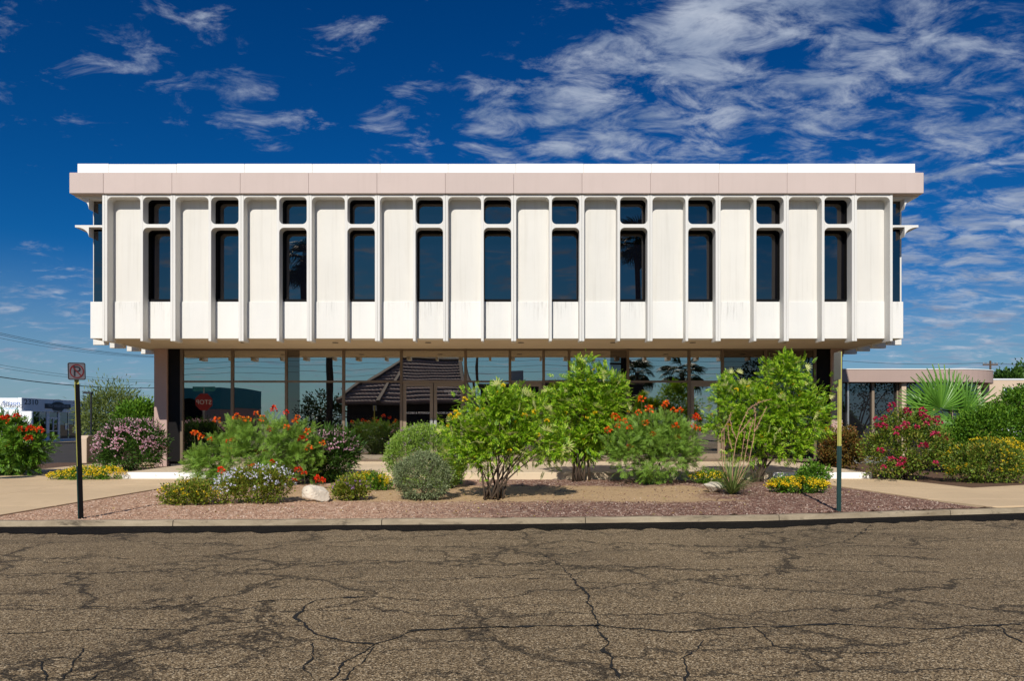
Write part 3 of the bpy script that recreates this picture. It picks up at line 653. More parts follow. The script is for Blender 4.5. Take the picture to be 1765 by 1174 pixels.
for (pa, a), (pb, b) in zip(zip(mull, mx), list(zip(mull, mx))[1:]):
    a0, b0 = a + .043, b - .043
    dark = 0
    part(B(a0, b0, YGL - .045, YGL + .06, ZT - .03, ZT + .03), 'transom', M['doorframe'] if (pa, pb) in doors else M['bronze'], bevel=.004)
    part(B(a0, b0, YGL - .04, YGL + .06, ZSO - .06, ZSO - .001), 'head_rail', M['bronze'])
    part(B(a0, b0, YGL - .05, YGL + .06, ZFL + .002, ZFL + .09), 'sill', M['bronze'], bevel=.004)
    def pane(x0, x1, z0, z1, nm='pane', parent=None):
        cx_, cz_ = (x0 + x1) / 2, (z0 + z1) / 2; w_, h_ = (x1 - x0) / 2, (z1 - z0) / 2
        o = part(B(-w_, w_, -.004, .004, -h_, h_), nm, M['glass_low'] if pa < 1240 else M['glass_up'], loc=(cx_, YGL, cz_))
        o.rotation_euler = (R(wobr.uniform(-.12, .12)), 0, R(wobr.uniform(-.25, .25))); return o
    ax, bx = a0, b0
    if pa == 494:
        part(B(a0, a0 + .36, YGL - .02, YGL + .05, ZFL + .09, ZSO - .06), 'cover_or_shade_panel', M['shade_dark'] if False else M['glass_up']); ax = a0 + .362
    if pb == 1082:
        part(B(b0 - .50, b0, YGL - .02, YGL + .05, ZFL + .09, ZSO - .06), 'cover_or_shade_panel', M['glass_up']); bx = b0 - .502
    pane(ax, bx, ZT + .03, ZSO - .06)
    if (pa, pb) not in doors: pane(ax, bx, ZFL + .09, ZT - .03)
    else:
        n = doors[(pa, pb)]; w = (b0 - a0) / n
        for i in range(n):
            d0, d1 = a0 + w * i + .012, a0 + w * (i + 1) - .012; z1 = ZT - .035
            f = B(d0, d0 + .1, YGL - .03, YGL + .02, ZFL + .015, z1).box(d1 - .1, d1, YGL - .03, YGL + .02, ZFL + .015, z1)
            f.box(d0 + .1, d1 - .1, YGL - .03, YGL + .02, z1 - .12, z1).box(d0 + .1, d1 - .1, YGL - .03, YGL + .02, ZFL + .015, ZFL + .25)
            dr = part(f, 'door', M['doorframe'])
            link('pane', B(d0 + .1, d1 - .1, YGL - .006, YGL + .002, ZFL + .25, z1 - .12).mesh(), M['glass_low'], dr)
            hx = d1 - .05 if (n == 2 and i == 0) else d0 + .05
            link('handle', B(hx - .045, hx + .045, YGL - .075, YGL - .035, 1.32, 1.60).box(hx - .02, hx + .02, YGL - .06, YGL - .03, 1.28, 1.64).mesh(.006), M['steel'], dr)
            if n == 2:
                cxm = (d0 + d1) / 2
                text('lettering', 'JACOBS & PETERSON', .085, M['wletter'], dr, (cxm, YGL - .012, ZW(713.5, YGL)), (R(90), 0, 0), .002)
                if i == 1: 
                    text('lettering', 'ENTRANCE', .10, M['wletter'], dr, (cxm + .12, YGL - .012, ZW(676.5, YGL)), (R(90), 0, 0), .002)
                    text('lettering', 'SUITE 10', .075, M['wletter'], dr, (cxm + .12, YGL - .012, ZW(680, YGL)), (R(90), 0, 0), .002)
# blinds behind the bay left of the entrance
bl = MB(); x = XW(596, YGL)
while x < XW(688, YGL): bl.box(x, x + .07, YGL + .35, YGL + .356, ZFL + .02, 1.75); x += .095
part(bl, 'blind', M['soffit'])

# ================================================================== ANNEX
YA = 27.0
ax_ = thing('annex_building', 'low annex with curved mauve fascia and dark glass beside the office block', 'building', (14, YA, 0))
def apart(mb, name, m, bevel=0):
    o = link(name, mb.mesh(bevel), m, ax_); o.location = (-14, -YA, 0); return o
zt, zb = ZW(637, YA), ZW(658.5, YA)
def outline(off, n=14):
    xr = 18.55 - off; r = 2.3 - off; x0 = 10.9
    pts = [(x0, YA + off), (xr - r, YA + off)]
    for t in range(1, n + 1):
        a = math.pi / 2 * t / n; pts.append((xr - r + r * math.sin(a), YA + off + r * (1 - math.cos(a))))
    return pts + [(xr, 38.), (x0, 38.)]
apart(MB().prism(outline(0), 'z', zb, zt), 'fascia', M['fascia2'])
apart(MB().prism(outline(-.02), 'z', zt + .001, zt + .03), 'parapet_cap', M['parapet'])
apart(MB().prism(outline(.5), 'z', -.02, zb - .001), 'glass_wall', M['glass_far'])
for px, m, w in ((1461, 'steel', .03), (1504, 'doorframe', .045), (1546, 'doorframe', .03), (1600, 'doorframe', .03), (1640, 'doorframe', .03)):
    x = XW(px, YA + .45); apart(B(x - w, x + w, YA + .40, YA + .49, .1, zb - .002), 'mullion', M[m])
for px, w in ((1556, .085), (1698, .11)):
    D = YA + (.3 if px < 1600 else 1.5); x = XW(px, D); apart(B(x - w, x + w, D - .1, D + .1, .0, zb - .003), 'column', M['bbeige'], .01)
B(11.0, 13.0, 25.2, 25.6, .12, .36).obj('low_kerb_wall', M['alu'], ax_, bevel=.02).location = (-14, -YA, 0)

# ================================================================== PLANTS
def unit(a): return a / (np.linalg.norm(a, axis=-1, keepdims=True) + 1e-9)
def frames(d, rg, up=None):
    d = unit(d); k = len(d); h = rg.normal(0, 1, (k, 3)) * .8 + (np.array([0, -.25, 1.]) if up is None else up)
    x = unit(np.cross(d, h)); z = np.cross(x, d); return np.stack([x, d, z], -1)
def inst(tv, tf, Rm, T, Sc):
    k = len(T); v = np.einsum('kij,nj->kni', Rm, tv) * np.asarray(Sc).reshape(-1, 1, 1) + T[:, None]
    f = (tf[None] + len(tv) * np.arange(k)[:, None, None]).reshape(-1, 3); return v.reshape(-1, 3), f
def merge(parts):
    V, Fs, o = [], [], 0
    for v, f in parts: V.append(v); Fs.append(f + o); o += len(v)
    return np.concatenate(V), np.concatenate(Fs)
def leaf_t(w, fold=.12): return np.array([(0, 0, 0), (w / 2, .45, fold * w * 2), (0, 1, 0), (-w / 2, .45, fold * w * 2)]), np.array([(0, 1, 2), (0, 2, 3)])
def pinnate(n, w, ll):
    V, T = [], []; lv, lf = leaf_t(w)
    for i in range(n):
        y = .15 + .8 * i / n
        for sg in (-1, 1):
            a = sg * R(58 - 20 * i / n); ca, sa = math.cos(a), math.sin(a); q = lv * ll * (1 - .3 * abs(i / n - .45))
            q = np.stack([q[:, 0] * ca + q[:, 1] * sa, -q[:, 0] * sa + q[:, 1] * ca + y, q[:, 2] - .12 * np.abs(q[:, 1] * sa)], -1)
            b = len(V) * 4; V.append(q); T.append(lf + b)
    q = lv * ll; q = q + np.array([0, .95, 0]); T.append(lf + len(V) * 4); V.append(q)
    V = np.concatenate(V); V[:, 2] -= .25 * V[:, 1] ** 2; return V, np.concatenate(T)
def bipinnate(n=8, m=6):
    V, T = [], []
    for i in range(n):
        y = .12 + .85 * i / n; L = .34 * (1 - .55 * abs(i / n - .35))
        for sg in (-1, 1):
            a = R(62 - 25 * i / n)
            for j in range(m):
                t = (j + .6) / m; cx, cyy = sg * L * t * math.sin(a), y + L * t * math.cos(a)
                for s2 in (-1, 1):
                    tx, ty = cx + s2 * .062 * math.cos(a) * sg + .015 * sg, cyy - s2 * .062 * math.sin(a) + .015
                    b = len(V); V += [(cx - .010 * sg, cyy - .013, 0), (cx + .013 * sg, cyy + .015, 0), (tx, ty, .012)]; T.append((b, b + 1, b + 2))
    V = np.array(V); V[:, 2] -= .30 * V[:, 1] ** 2 + .25 * np.abs(V[:, 0]); return V, np.array(T)
def blossom(n, rg, sz=.35):
    lv, lf = leaf_t(.75, .2); th = rg.uniform(0, 6.28, n); el = rg.uniform(-.3, 1.3, n)
    d = np.stack([np.cos(th) * np.cos(el), np.sin(th) * np.cos(el), np.sin(el)], -1); T0 = d * .45 * np.array([1, 1, 1.1])
    return inst(lv, lf, frames(d + rg.normal(0, .4, (n, 3)), rg), T0, rg.uniform(.6, 1.3, n) * sz * 1.6)
LEAF, LEAFW, PIN, BIP = leaf_t(.42), leaf_t(.6), pinnate(5, .44, .38), bipinnate()
LANCE = leaf_t(.2)
def lobes_px(lst, D):
    out = []
    for l in lst:
        px, py, rx, ry = l[:4]; dd = l[4] if len(l) > 4 else 0; d = D + dd; X, Y, Z = P(px, py, d); k = d / F
        out.append((X, Y, Z, rx * k, .5 * (rx + ry) * k * .9, ry * k))
    return np.array(out)
def env(L, n, rg, inner=.2, lo=.62, hi=1.0):
    w = (L[:, 3] * L[:, 4] * L[:, 5]) ** (2 / 3); w = w / w.sum(); PS, DS = [], []; tot = 0
    while tot < n:
        i = rg.choice(len(L), n, p=w); u = unit(rg.normal(0, 1, (n, 3))); r = rg.uniform(lo, hi, (n, 1)); p = L[i, :3] + u * r * L[i, 3:]
        q = np.min(np.linalg.norm((p[:, None] - L[None, :, :3]) / L[None, :, 3:], axis=2), 1)
        ok = (q > lo * .95) | (rg.random(n) < inner); p = p[ok]; d = unit(u[ok] / L[i[ok], 3:]); PS.append(p); DS.append(d); tot += len(p)
    return np.concatenate(PS)[:n], np.concatenate(DS)[:n]
def foliage(L, nc, per, cr, rg, inner=.2, zmin=.1, upb=.35, lo=.62):
    c, o = env(L, nc, rg, inner, lo); c = np.repeat(c, per, 0); o = np.repeat(o, per, 0); n = len(c)
    off = rg.normal(0, 1, (n, 3)) * cr * rg.uniform(.5, 1.3, (nc, 1)).repeat(per, 0); p = c + off
    d = o * .7 + unit(off) * .5 + rg.normal(0, .45, (n, 3)) + np.array([0, 0, upb]); ok = p[:, 2] > zmin
    return p[ok], unit(d[ok]), c[::per]
def stems(base, targets, rg, n=6, r0=.03, sides=5, rise=.35, spread=.08):
    mb = MB(); base = np.array(base)
    for t in targets[:n]:
        b = base + np.array([rg.normal(0, spread), rg.normal(0, spread), -.02]); m = b + (t - b) * .5 + np.array([rg.normal(0, .06), rg.normal(0, .06), rise * .3])
        m[:2] = b[:2] + (t[:2] - b[:2]) * .35
        pts = [b * (1 - u) ** 2 + 2 * m * u * (1 - u) + t * u * u for u in np.linspace(0, 1, 7)]
        mb.tube(pts, [r0 * (1 - .75 * u) for u in np.linspace(0, 1, 7)], sides)
    return mb
NPL = [0]
def plant(name, label, cat, D, base_px, lobes, mat, tmpl=LEAF, nc=80, per=40, cr=.06, size=(.04, .07), inner=.2, nst=6, r0=.02, bark='bark', group=None, seed=None, upb=.35, up=None, lo=.62, crown='foliage', trunk='stems', rise=.35, spread=.08, zb=None):
    NPL[0] += 1; rg = np.random.default_rng(seed or NPL[0] * 17); z0 = gz(D) if zb is None else zb; bx = XW(base_px, D)
    root = thing(name, label, cat, (bx, D, z0), group); L = lobes_px(lobes, D)
    p, d, c = foliage(L, nc, per, cr, rg, inner, z0 + .01, upb, lo)
    V, T = inst(tmpl[0], tmpl[1], frames(d, rg, up), p, rg.uniform(size[0], size[1], len(p)))
    o0 = Vector((-bx, -D, -z0)); fo = link(crown, trimesh(V, T), M[mat], root, o0)
    if nst:
        mb = stems((bx, D, z0), c[rg.permutation(len(c))], rg, nst, r0, 5, rise, spread); mb.obj(trunk, M[bark], root, smooth=True, loc=o0)
    root['_L'] = 0; del root['_L']
    return root, L, rg, o0
def scatter_flowers(pl, mat, n, size, name='flowers', tmpl=None, lo=.97, hi=1.08, top=-9, per=6, cr=.02, sel=None, face=True):
    root, L, rg, o0 = pl; p, d = env(L, n * 3, rg, 0, lo, hi); ok = (p[:, 2] > root.location.z + .03) & (d[:, 2] > top)
    if face: ok &= (d[:, 1] < .35)
    if sel is not None: ok &= sel(p)
    p, d = p[ok][:n], d[ok][:n]
    bv, bf = blossom(per, rg) if tmpl is None else tmpl
    V, T = inst(bv, bf, frames(d + np.array([0, 0, .6]), rg), p, rg.uniform(size[0], size[1], len(p)))
    return tag(link(name, trimesh(V, T), M[mat], root, o0), None, None, None, 'stuff')
_bg = np.random.default_rng(77)
BLO = {m: [trimesh(*blossom(26, _bg)) for _ in range(3)] for m in ('fl_orange', 'fl_red', 'fl_mag', 'fl_yellow', 'pod')}
for m, l in BLO.items():
    for q in l: q.materials.append(M[m])
def blossoms(pl, pts, D, size, stalk=.0):
    # single large flower heads, each an object of its own
    root, L, rg, o0 = pl
    for q in pts:
        px, py, m = q[:3]; dd = q[3] if len(q) > 3 else -.35; X, Y, Z = P(px, py, D + dd)
        o = link('blossom', BLO[m][int(rg.integers(3))], None, root); o.location = Vector((X, Y, Z)) + o0; o.scale = [size * rg.uniform(.75, 1.25)] * 3
        o.rotation_euler = (rg.uniform(-.4, .4), rg.uniform(-.4, .4), rg.uniform(0, 6))
        if stalk:
            h = stalk * rg.uniform(.7, 1.2); link('stalk', MB().tube([(0, 0, 0), (.01, .02, -h * .5), (.0, .08, -h)], [.004, .005, .006], 4).mesh(), M['stem'], root, o.location.copy())

# --- feathery bird-of-paradise shrubs
bop = dict(tmpl=BIP, cr=.085, inner=.3, bark='stem', upb=.55)
a = plant('flowering_shrub', 'wide feathery shrub with red and orange blossoms left of the entrance', 'shrub', 16.6, 455,
          [(450, 772, 74, 44), (395, 790, 56, 36), (500, 775, 44, 42), (350, 812, 26, 20), (468, 742, 44, 24), (440, 815, 80, 24), (520, 812, 34, 22)], 'lf_bop', nc=120, per=20, size=(.13, .25), nst=12, r0=.018, **bop)
blossoms(a, [(441, 713, 'fl_orange'), (452, 722, 'fl_orange'), (408, 719, 'fl_orange'), (418, 724, 'fl_orange'), (472, 706, 'fl_red'), (492, 711, 'fl_red'), (513, 720, 'fl_orange'), (508, 727, 'fl_orange'), (374, 726, 'fl_orange'),
              (340, 749, 'fl_orange'), (347, 754, 'fl_orange'), (334, 747, 'fl_orange'), (394, 762, 'fl_red'), (403, 760, 'fl_red'), (394, 777, 'fl_orange'), (465, 742, 'fl_orange'), (494, 738, 'fl_orange'), (469, 797, 'fl_red', -.8), (432, 808, 'fl_red', -.8), (438, 805, 'fl_red', -.8),
              (525, 757, 'fl_red'), (519, 757, 'fl_red'), (556, 765, 'fl_orange'), (532, 772, 'fl_orange'), (514, 812, 'fl_red', -.8), (524, 817, 'fl_red', -.8), (507, 829, 'fl_red', -.9), (549, 827, 'fl_red', -.9), (556, 829, 'fl_red', -.9), (531, 745, 'fl_orange'), (428, 725, 'fl_orange'), (362, 758, 'fl_orange'), (381, 812, 'fl_red', -.8)], 16.6, .09, .25)
a = plant('flowering_shrub', 'rounded feathery shrub with orange blossom spikes on top between the small trees', 'shrub', 16.9, 1125,
          [(1125, 785, 72, 44), (1085, 770, 45, 40), (1165, 770, 40, 40), (1125, 745, 60, 30)], 'lf_bop', nc=130, per=22, size=(.11, .2), nst=9, r0=.016, **bop)
blossoms(a, [(1106, 690, 'fl_orange'), (1120, 707, 'fl_orange'), (1118, 704, 'fl_orange'), (1145, 700, 'fl_orange'), (1148, 697, 'fl_orange'), (1160, 708, 'fl_orange'), (1172, 708, 'fl_orange'), (1060, 719, 'fl_orange'), (1065, 724, 'fl_orange'), (1077, 726, 'fl_orange'), (1100, 712, 'fl_orange'), (1112, 731, 'fl_orange'),
             (1085, 738, 'fl_orange'), (1164, 736, 'fl_orange'), (1168, 754, 'fl_orange'), (1199, 719, 'fl_red'), (1203, 722, 'fl_orange'), (1195, 735, 'fl_orange'), (1203, 741, 'fl_orange'), (1086, 772, 'fl_red'), (1126, 750, 'fl_orange'), (1065, 735, 'fl_orange'), (1048, 742, 'fl_orange')], 16.9, .10, .3)
a = plant('flowering_shrub', 'dense green shrub with scarlet blossoms on the dirt strip by the side street', 'shrub', 19.4, 20,
          [(20, 775, 48, 42), (-30, 770, 60, 50), (48, 765, 26, 26), (10, 745, 38, 28)], 'lf_mid', tmpl=PIN, nc=230, per=16, cr=.10, size=(.12, .2), inner=.3, nst=8, bark='stem')
blossoms(a, [(29, 719, 'fl_red'), (12, 722, 'fl_red'), (8, 726, 'fl_red'), (34, 740, 'fl_red'), (52, 740, 'fl_red'), (59, 741, 'fl_orange'), (69, 742, 'fl_red'), (50, 757, 'fl_red'), (28, 761, 'fl_orange'), (16, 769, 'fl_orange'), (4, 722, 'fl_red'), (20, 765, 'fl_red')], 19.4, .11)
# --- pink oleanders
ole = dict(tmpl=LANCE, cr=.09, size=(.10, .17), inner=.25, nst=10, r0=.016, upb=.5)
a = plant('oleander', 'pink flowering oleander bush beside the pink end wall', 'shrub', 21.0, 225, [(225, 770, 52, 42), (190, 775, 26, 32), (255, 765, 26, 40), (222, 748, 42, 24)], 'lf_dark', nc=240, per=36, **ole)
scatter_flowers(a, 'fl_pink', 230, (.06, .11), top=-.1, lo=1.0, hi=1.1); scatter_flowers(a, 'fl_pink', 60, (.06, .1), top=-.6, lo=1.0, hi=1.1)
a = plant('oleander', 'pink flowering oleander bush behind the pale boulder', 'shrub', 17.4, 568, [(572, 785, 44, 40), (555, 795, 36, 34), (592, 775, 22, 28)], 'lf_dark', nc=190, per=36, **ole)
scatter_flowers(a, 'fl_pink', 190, (.06, .10), top=.12, lo=1.0, hi=1.1); scatter_flowers(a, 'fl_pink', 14, (.05, .07), top=-.4)
# --- lantana cushions
def lantana(label, D, px, lobes, n, nc, mat='fl_yellow', seed=None, lf='lf_mid', sz=(.028, .042), name='lantana'):
    b = plant(name, label, 'flower patch', D, px, lobes, lf, LEAFW, int(nc * 1.5), 34, .05, (.03, .055), .3, 5, .006, 'stem', upb=.6, seed=seed)
    scatter_flowers(b, mat, int(n * 1.4), (sz[0] * 1.35, sz[1] * 1.4), lo=1.08, hi=1.28, top=-.1, face=False); return b
lantana('wide bright yellow lantana patch on the pavement edge below the pink oleander', 17.9, 150, [(110, 822, 24, 9), (150, 818, 34, 12), (190, 818, 22, 12)], 300, 75)
lantana('low straggly green lantana with few yellow blooms at the left bed corner', 12.9, 322, [(322, 850, 42, 18), (300, 862, 26, 8), (355, 858, 26, 12)], 34, 80, lf='lf_olive')
lantana('yellow lantana beside the trimmed sage balls', 15.5, 640, [(636, 830, 30, 13), (655, 834, 20, 9)], 85, 55)
lantana('yellow lantana behind the striped rock and the grassy yucca', 17.0, 1222, [(1218, 823, 26, 9), (1240, 825, 18, 8)], 90, 45)
lantana('dense golden lantana cushion near the bare green and yellow post', 14.9, 1378, [(1375, 836, 44, 11), (1350, 838, 22, 8), (1405, 838, 20, 9)], 230, 70)
b = lantana('sprawling bush covered with small pale lilac flowers', 13.1, 435, [(435, 838, 52, 26), (400, 850, 34, 16), (470, 835, 32, 28), (440, 822, 40, 16)], 95, 150, 'fl_white', lf='lf_olive', sz=(.025, .045), name='lilac_lantana')
b = lantana('low spreading plant with tiny purple flowers at the right of the pale boulder', 13.6, 606, [(606, 842, 30, 17), (590, 852, 16, 8)], 26, 70, 'fl_purple', lf='lf_olive', name='purple_lantana')
plant('green_shrub', 'small leafy green shrub behind the golden lantana', 'shrub', 16.2, 1402, [(1402, 820, 27, 20), (1390, 826, 20, 14)], 'lf_mid', LEAFW, 60, 32, .06, (.05, .08), nst=5, r0=.008)
# --- clipped sages
a = plant('sage_bush', 'large clipped bright green sage with sparse purple flowers', 'shrub', 16.0, 735, [(733, 788, 68, 55), (760, 800, 42, 42)], 'lf_sage', LEAFW, 950, 34, .045, (.026, .045), .12, 8, .02, lo=.86)
scatter_flowers(a, 'fl_purple', 130, (.022, .035), lo=1.0, hi=1.05, top=0)
plant('sage_bush', 'small ball clipped grey green sage in front of the large one', 'shrub', 13.7, 728, [(728, 822, 50, 40)], 'lf_grey', LEAFW, 430, 32, .035, (.022, .038), .12, 8, .015, lo=.86)
# --- small feathery trees
tre = dict(tmpl=PIN, cr=.10, inner=.22, upb=.35, crown='crown', trunk='trunk')
t1 = plant('small_tree', 'low spreading yellow green tree with many bare stems and pale pods', 'tree', 13.8, 853,
           [(850, 745, 68, 38), (805, 755, 42, 36), (915, 765, 50, 30), (870, 700, 46, 34), (830, 700, 30, 24), (945, 770, 30, 22), (800, 785, 32, 24), (860, 785, 60, 18), (905, 715, 40, 32)], 'lf_senna', nc=210, per=19, size=(.08, .145), nst=15, r0=.022, spread=.10, seed=21, **tre)
t2 = plant('small_tree', 'tall slim yellow green tree on crossing bare stems beside the orange shrub', 'tree', 17.6, 1000,
           [(1000, 720, 56, 42), (960, 705, 36, 34), (1045, 700, 38, 36), (1010, 665, 34, 30), (1000, 640, 14, 18), (1050, 665, 22, 22), (990, 765, 46, 26), (1030, 750, 40, 34)], 'lf_senna', nc=195, per=19, size=(.10, .18), nst=11, r0=.03, **tre)
t3 = plant('small_tree', 'broad bushy yellow green tree leaning up before the dark right glass', 'tree', 17.4, 1305,
           [(1310, 720, 60, 50), (1270, 700, 44, 40), (1365, 710, 50, 36), (1350, 660, 34, 32), (1365, 635, 22, 20), (1265, 665, 24, 22), (1395, 725, 34, 36), (1300, 765, 55, 32), (1400, 685, 26, 18), (1250, 730, 26, 26), (1350, 765, 44, 26)], 'lf_senna', nc=270, per=19, size=(.10, .17), nst=10, r0=.03, **tre)
PODT = (np.concatenate([leaf_t(.16)[0] @ np.array([[math.cos(a), math.sin(a), 0], [-math.sin(a), math.cos(a), 0], [0, 0, 1]]).T + np.array([0, 0, -.02 * i]) for i, a in enumerate(np.linspace(-1.3, 1.3, 7))]), np.concatenate([leaf_t(.16)[1] + 4 * i for i in range(7)]))
podme = trimesh(*PODT); podme.materials.append(M['pod'])
def scatter_objs(pl, meshes, n, size, name):
    root, L, rg, o0 = pl; p, d = env(L, n * 4, rg, 0, 1.0, 1.1); ok = (d[:, 1] < .4) & (d[:, 2] > -.5); p, d = p[ok][:n], d[ok][:n]; Fm = frames(d + np.array([0, -.3, .3]), rg)
    for i in range(len(p)):
        o = link(name, meshes[i % len(meshes)], None, root); o.matrix_local = Matrix.Translation(Vector(p[i]) + o0) @ Matrix(Fm[i].tolist()).to_4x4() @ Matrix.Scale(float(rg.uniform(*size)), 4)
for t, n in ((t1, 70), (t2, 55), (t3, 75)):
    scatter_objs(t, [podme], n, (.09, .17), 'seed_pod_cluster'); scatter_objs(t, BLO['fl_yellow'], n // 5, (.04, .07), 'blossom')
blossoms(t1, [(776, 716, 'fl_yellow'), (785, 712, 'fl_yellow'), (791, 717, 'fl_yellow'), (783, 722, 'fl_yellow')], 13.8, .06)
# --- right hand plants
plant('rusty_bush', 'small rust tinged bush by the right end wall', 'shrub', 21.9, 1452, [(1452, 772, 32, 32), (1440, 780, 24, 26), (1466, 780, 18, 24)], 'lf_rust', LEAFW, 190, 34, .08, (.05, .09), nst=8, r0=.012, zb=.128)
a = plant('crape_myrtle', 'rounded bush with magenta flower clusters before the annex', 'shrub', 17.9, 1560, [(1560, 770, 66, 50), (1530, 785, 42, 42), (1592, 765, 36, 46), (1555, 735, 46, 28)], 'lf_myrtle', LEAFW, 370, 28, .08, (.045, .08), .2, 14, .014, zb=.128)
blossoms(a, [(1534, 708, 'fl_mag', -.2), (1538, 700, 'fl_mag', -.2), (1562, 708, 'fl_mag'), (1565, 714, 'fl_mag'), (1587, 715, 'fl_mag'), (1592, 719, 'fl_mag'), (1597, 723, 'fl_mag'), (1590, 709, 'fl_mag'), (1608, 727, 'fl_mag'), (1620, 731, 'fl_mag'), (1616, 723, 'fl_mag'), (1511, 724, 'fl_mag'), (1524, 722, 'fl_mag'),
             (1546, 741, 'fl_mag', -.8), (1558, 737, 'fl_mag', -.8), (1562, 733, 'fl_mag', -.8), (1580, 738, 'fl_mag', -.6), (1545, 750, 'fl_mag', -.9), (1613, 751, 'fl_mag', -.6), (1629, 758, 'fl_mag', -.3), (1511, 735, 'fl_mag', -.6), (1523, 737, 'fl_mag', -.6), (1535, 794, 'fl_mag', -1.), (1523, 807, 'fl_mag', -1.), (1552, 805, 'fl_mag', -1.), (1613, 800, 'fl_mag', -.8), (1592, 770, 'fl_mag', -.9), (1517, 778, 'fl_mag', -.7), (1596, 732, 'fl_mag', -.5), (1555, 795, 'fl_mag', -1.)], 17.9, .105)
plant('hedge_bush', 'big dark green mounded hedge beside the fan palm', 'shrub', 20.5, 1720, [(1720, 760, 85, 58), (1790, 735, 80, 72), (1670, 775, 46, 44), (1722, 740, 45, 36), (1830, 760, 60, 60)], 'lf_mid', LEAFW, 1500, 36, .09, (.055, .095), .15, 10, .02, lo=.8, zb=.128)
a = plant('yellow_flowering_bush', 'twiggy round bush sprinkled with yellow flowers before the dark hedge', 'shrub', 17.2, 1698, [(1700, 795, 62, 38), (1665, 800, 36, 32), (1735, 795, 30, 38)], 'lf_myrtle', LEAFW, 250, 28, .07, (.04, .07), .25, 18, .012, zb=.128)
scatter_flowers(a, 'fl_yellow', 330, (.03, .055), lo=1.0, hi=1.08, top=-.5, sel=lambda p: np.sin(p[:, 0] * 5.1 + 1) + np.sin(p[:, 2] * 7.3) + .8 * np.sin(p[:, 0] * 11 - p[:, 2] * 9) > -.25)
# --- background greenery
plant('green_shrub', 'glossy green shrub rising behind the pink oleander', 'shrub', 25.5, 240, [(242, 715, 28, 24), (225, 725, 20, 22), (255, 740, 24, 40)], 'lf_mid', LEAFW, 200, 34, .12, (.08, .14), nst=5, zb=.14)
plant('mesquite_tree', 'airy olive green tree behind the low wall across the lot', 'tree', 44, 196, [(196, 708, 46, 30), (165, 720, 30, 30), (230, 716, 26, 26), (190, 690, 34, 18), (200, 735, 52, 20)], 'lf_mesq', LANCE, 220, 46, .34, (.16, .32), .4, 9, .06, zb=0., crown='crown', trunk='trunk')
for i, (px, py, rx, ry, D, lb) in enumerate(((1735, 660, 26, 16, 75, 'dark round tree beyond the beige building'), (1770, 652, 22, 20, 78, 'taller dark tree beyond the beige building, its crown highest'), (230, 742, 40, 12, 60, 'low dark trees behind the side street pavement'))):
    plant('far_tree', lb, 'tree', D, px, [(px, py, rx, ry), (px + 10, py + 6, rx, ry), (px - 12, py + 5, rx * .8, ry * .8)], 'lf_dark', LEAFW, 120, 26, .35, (.25, .5), .3, 4, .12, zb=0., crown='crown', trunk='trunk')
# --- yucca with dry flower stalks
def yucca():
    D = 14.6; bx, z0 = XW(1262, D), gz(D); root = thing('yucca', 'grassy red yucca with tall dry reddish flower stalks', 'plant', (bx, D, z0)); rg = np.random.default_rng(12)
    V, T = [], []
    for i in range(170):
        a = rg.uniform(0, 6.28); lean = rg.uniform(.2, 1.55); L = rg.uniform(.55, .9); b = len(V); w = .013
        side = np.array([-math.sin(a), math.cos(a), 0])
        for t in (0, .35, .7, 1.):
            h = np.array([math.cos(a), math.sin(a), 0]) * (L * math.sin(lean) * t * (.55 + .55 * t)) + np.array([0, 0, L * math.cos(lean * .75) * t * (1.12 - .25 * t * lean)])
            h += np.array([math.cos(a), math.sin(a), 0]) * .03; ww = w * (1 - t * .9); V += [h - side * ww, h + side * ww]
        for j in range(3): T += [(b + 2 * j, b + 2 * j + 1, b + 2 * j + 3), (b + 2 * j, b + 2 * j + 3, b + 2 * j + 2)]
    link('blades', trimesh(np.array(V), np.array(T)), M['blade'], root)
    st = [[(1261, 850), (1263, 800), (1268, 765), (1276, 735), (1290, 705), (1308, 694), (1327, 689)], [(1264, 848), (1290, 800), (1300, 750), (1302, 715), (1300, 700)], [(1264, 848), (1276, 800), (1284, 745)], [(1265, 848), (1282, 800), (1292, 745), (1298, 725)],
          [(1259, 848), (1245, 800), (1244, 745), (1256, 725), (1260, 712)], [(1260, 848), (1249, 800), (1248, 740)], [(1270, 760), (1262, 740), (1258, 722)], [(1272, 750), (1285, 735), (1294, 722)], [(1262, 775), (1256, 755), (1255, 735)], [(1300, 745), (1308, 730), (1321, 702)]]
    for i, pl in enumerate(st):
        pts = [Vector(P(x, y, D + .05 * math.sin(i * 2.1))) - Vector((bx, D, z0)) for x, y in pl]; q = []
        for a_, b_ in zip(pts, pts[1:]): q += [a_.lerp(b_, t / 4) for t in range(4)]
        q.append(pts[-1]); n = len(q); mb = MB().tube(q, [.009 - .005 * k / n for k in range(n)], 5)
        for k in range(int(n * (.45 if len(pl) > 3 else .3)), n):
            for _ in range(4):
                c = q[k] + Vector(rg.normal(0, .012, 3)); e = Vector(rg.normal(0, 1, 3)).normalized() * .02
                mb.tube([c - e * .4, c, c + e * .5], [.004, .010, .003], 4)
        mb.obj('flower_stalk', M['dry'], root)
yucca()
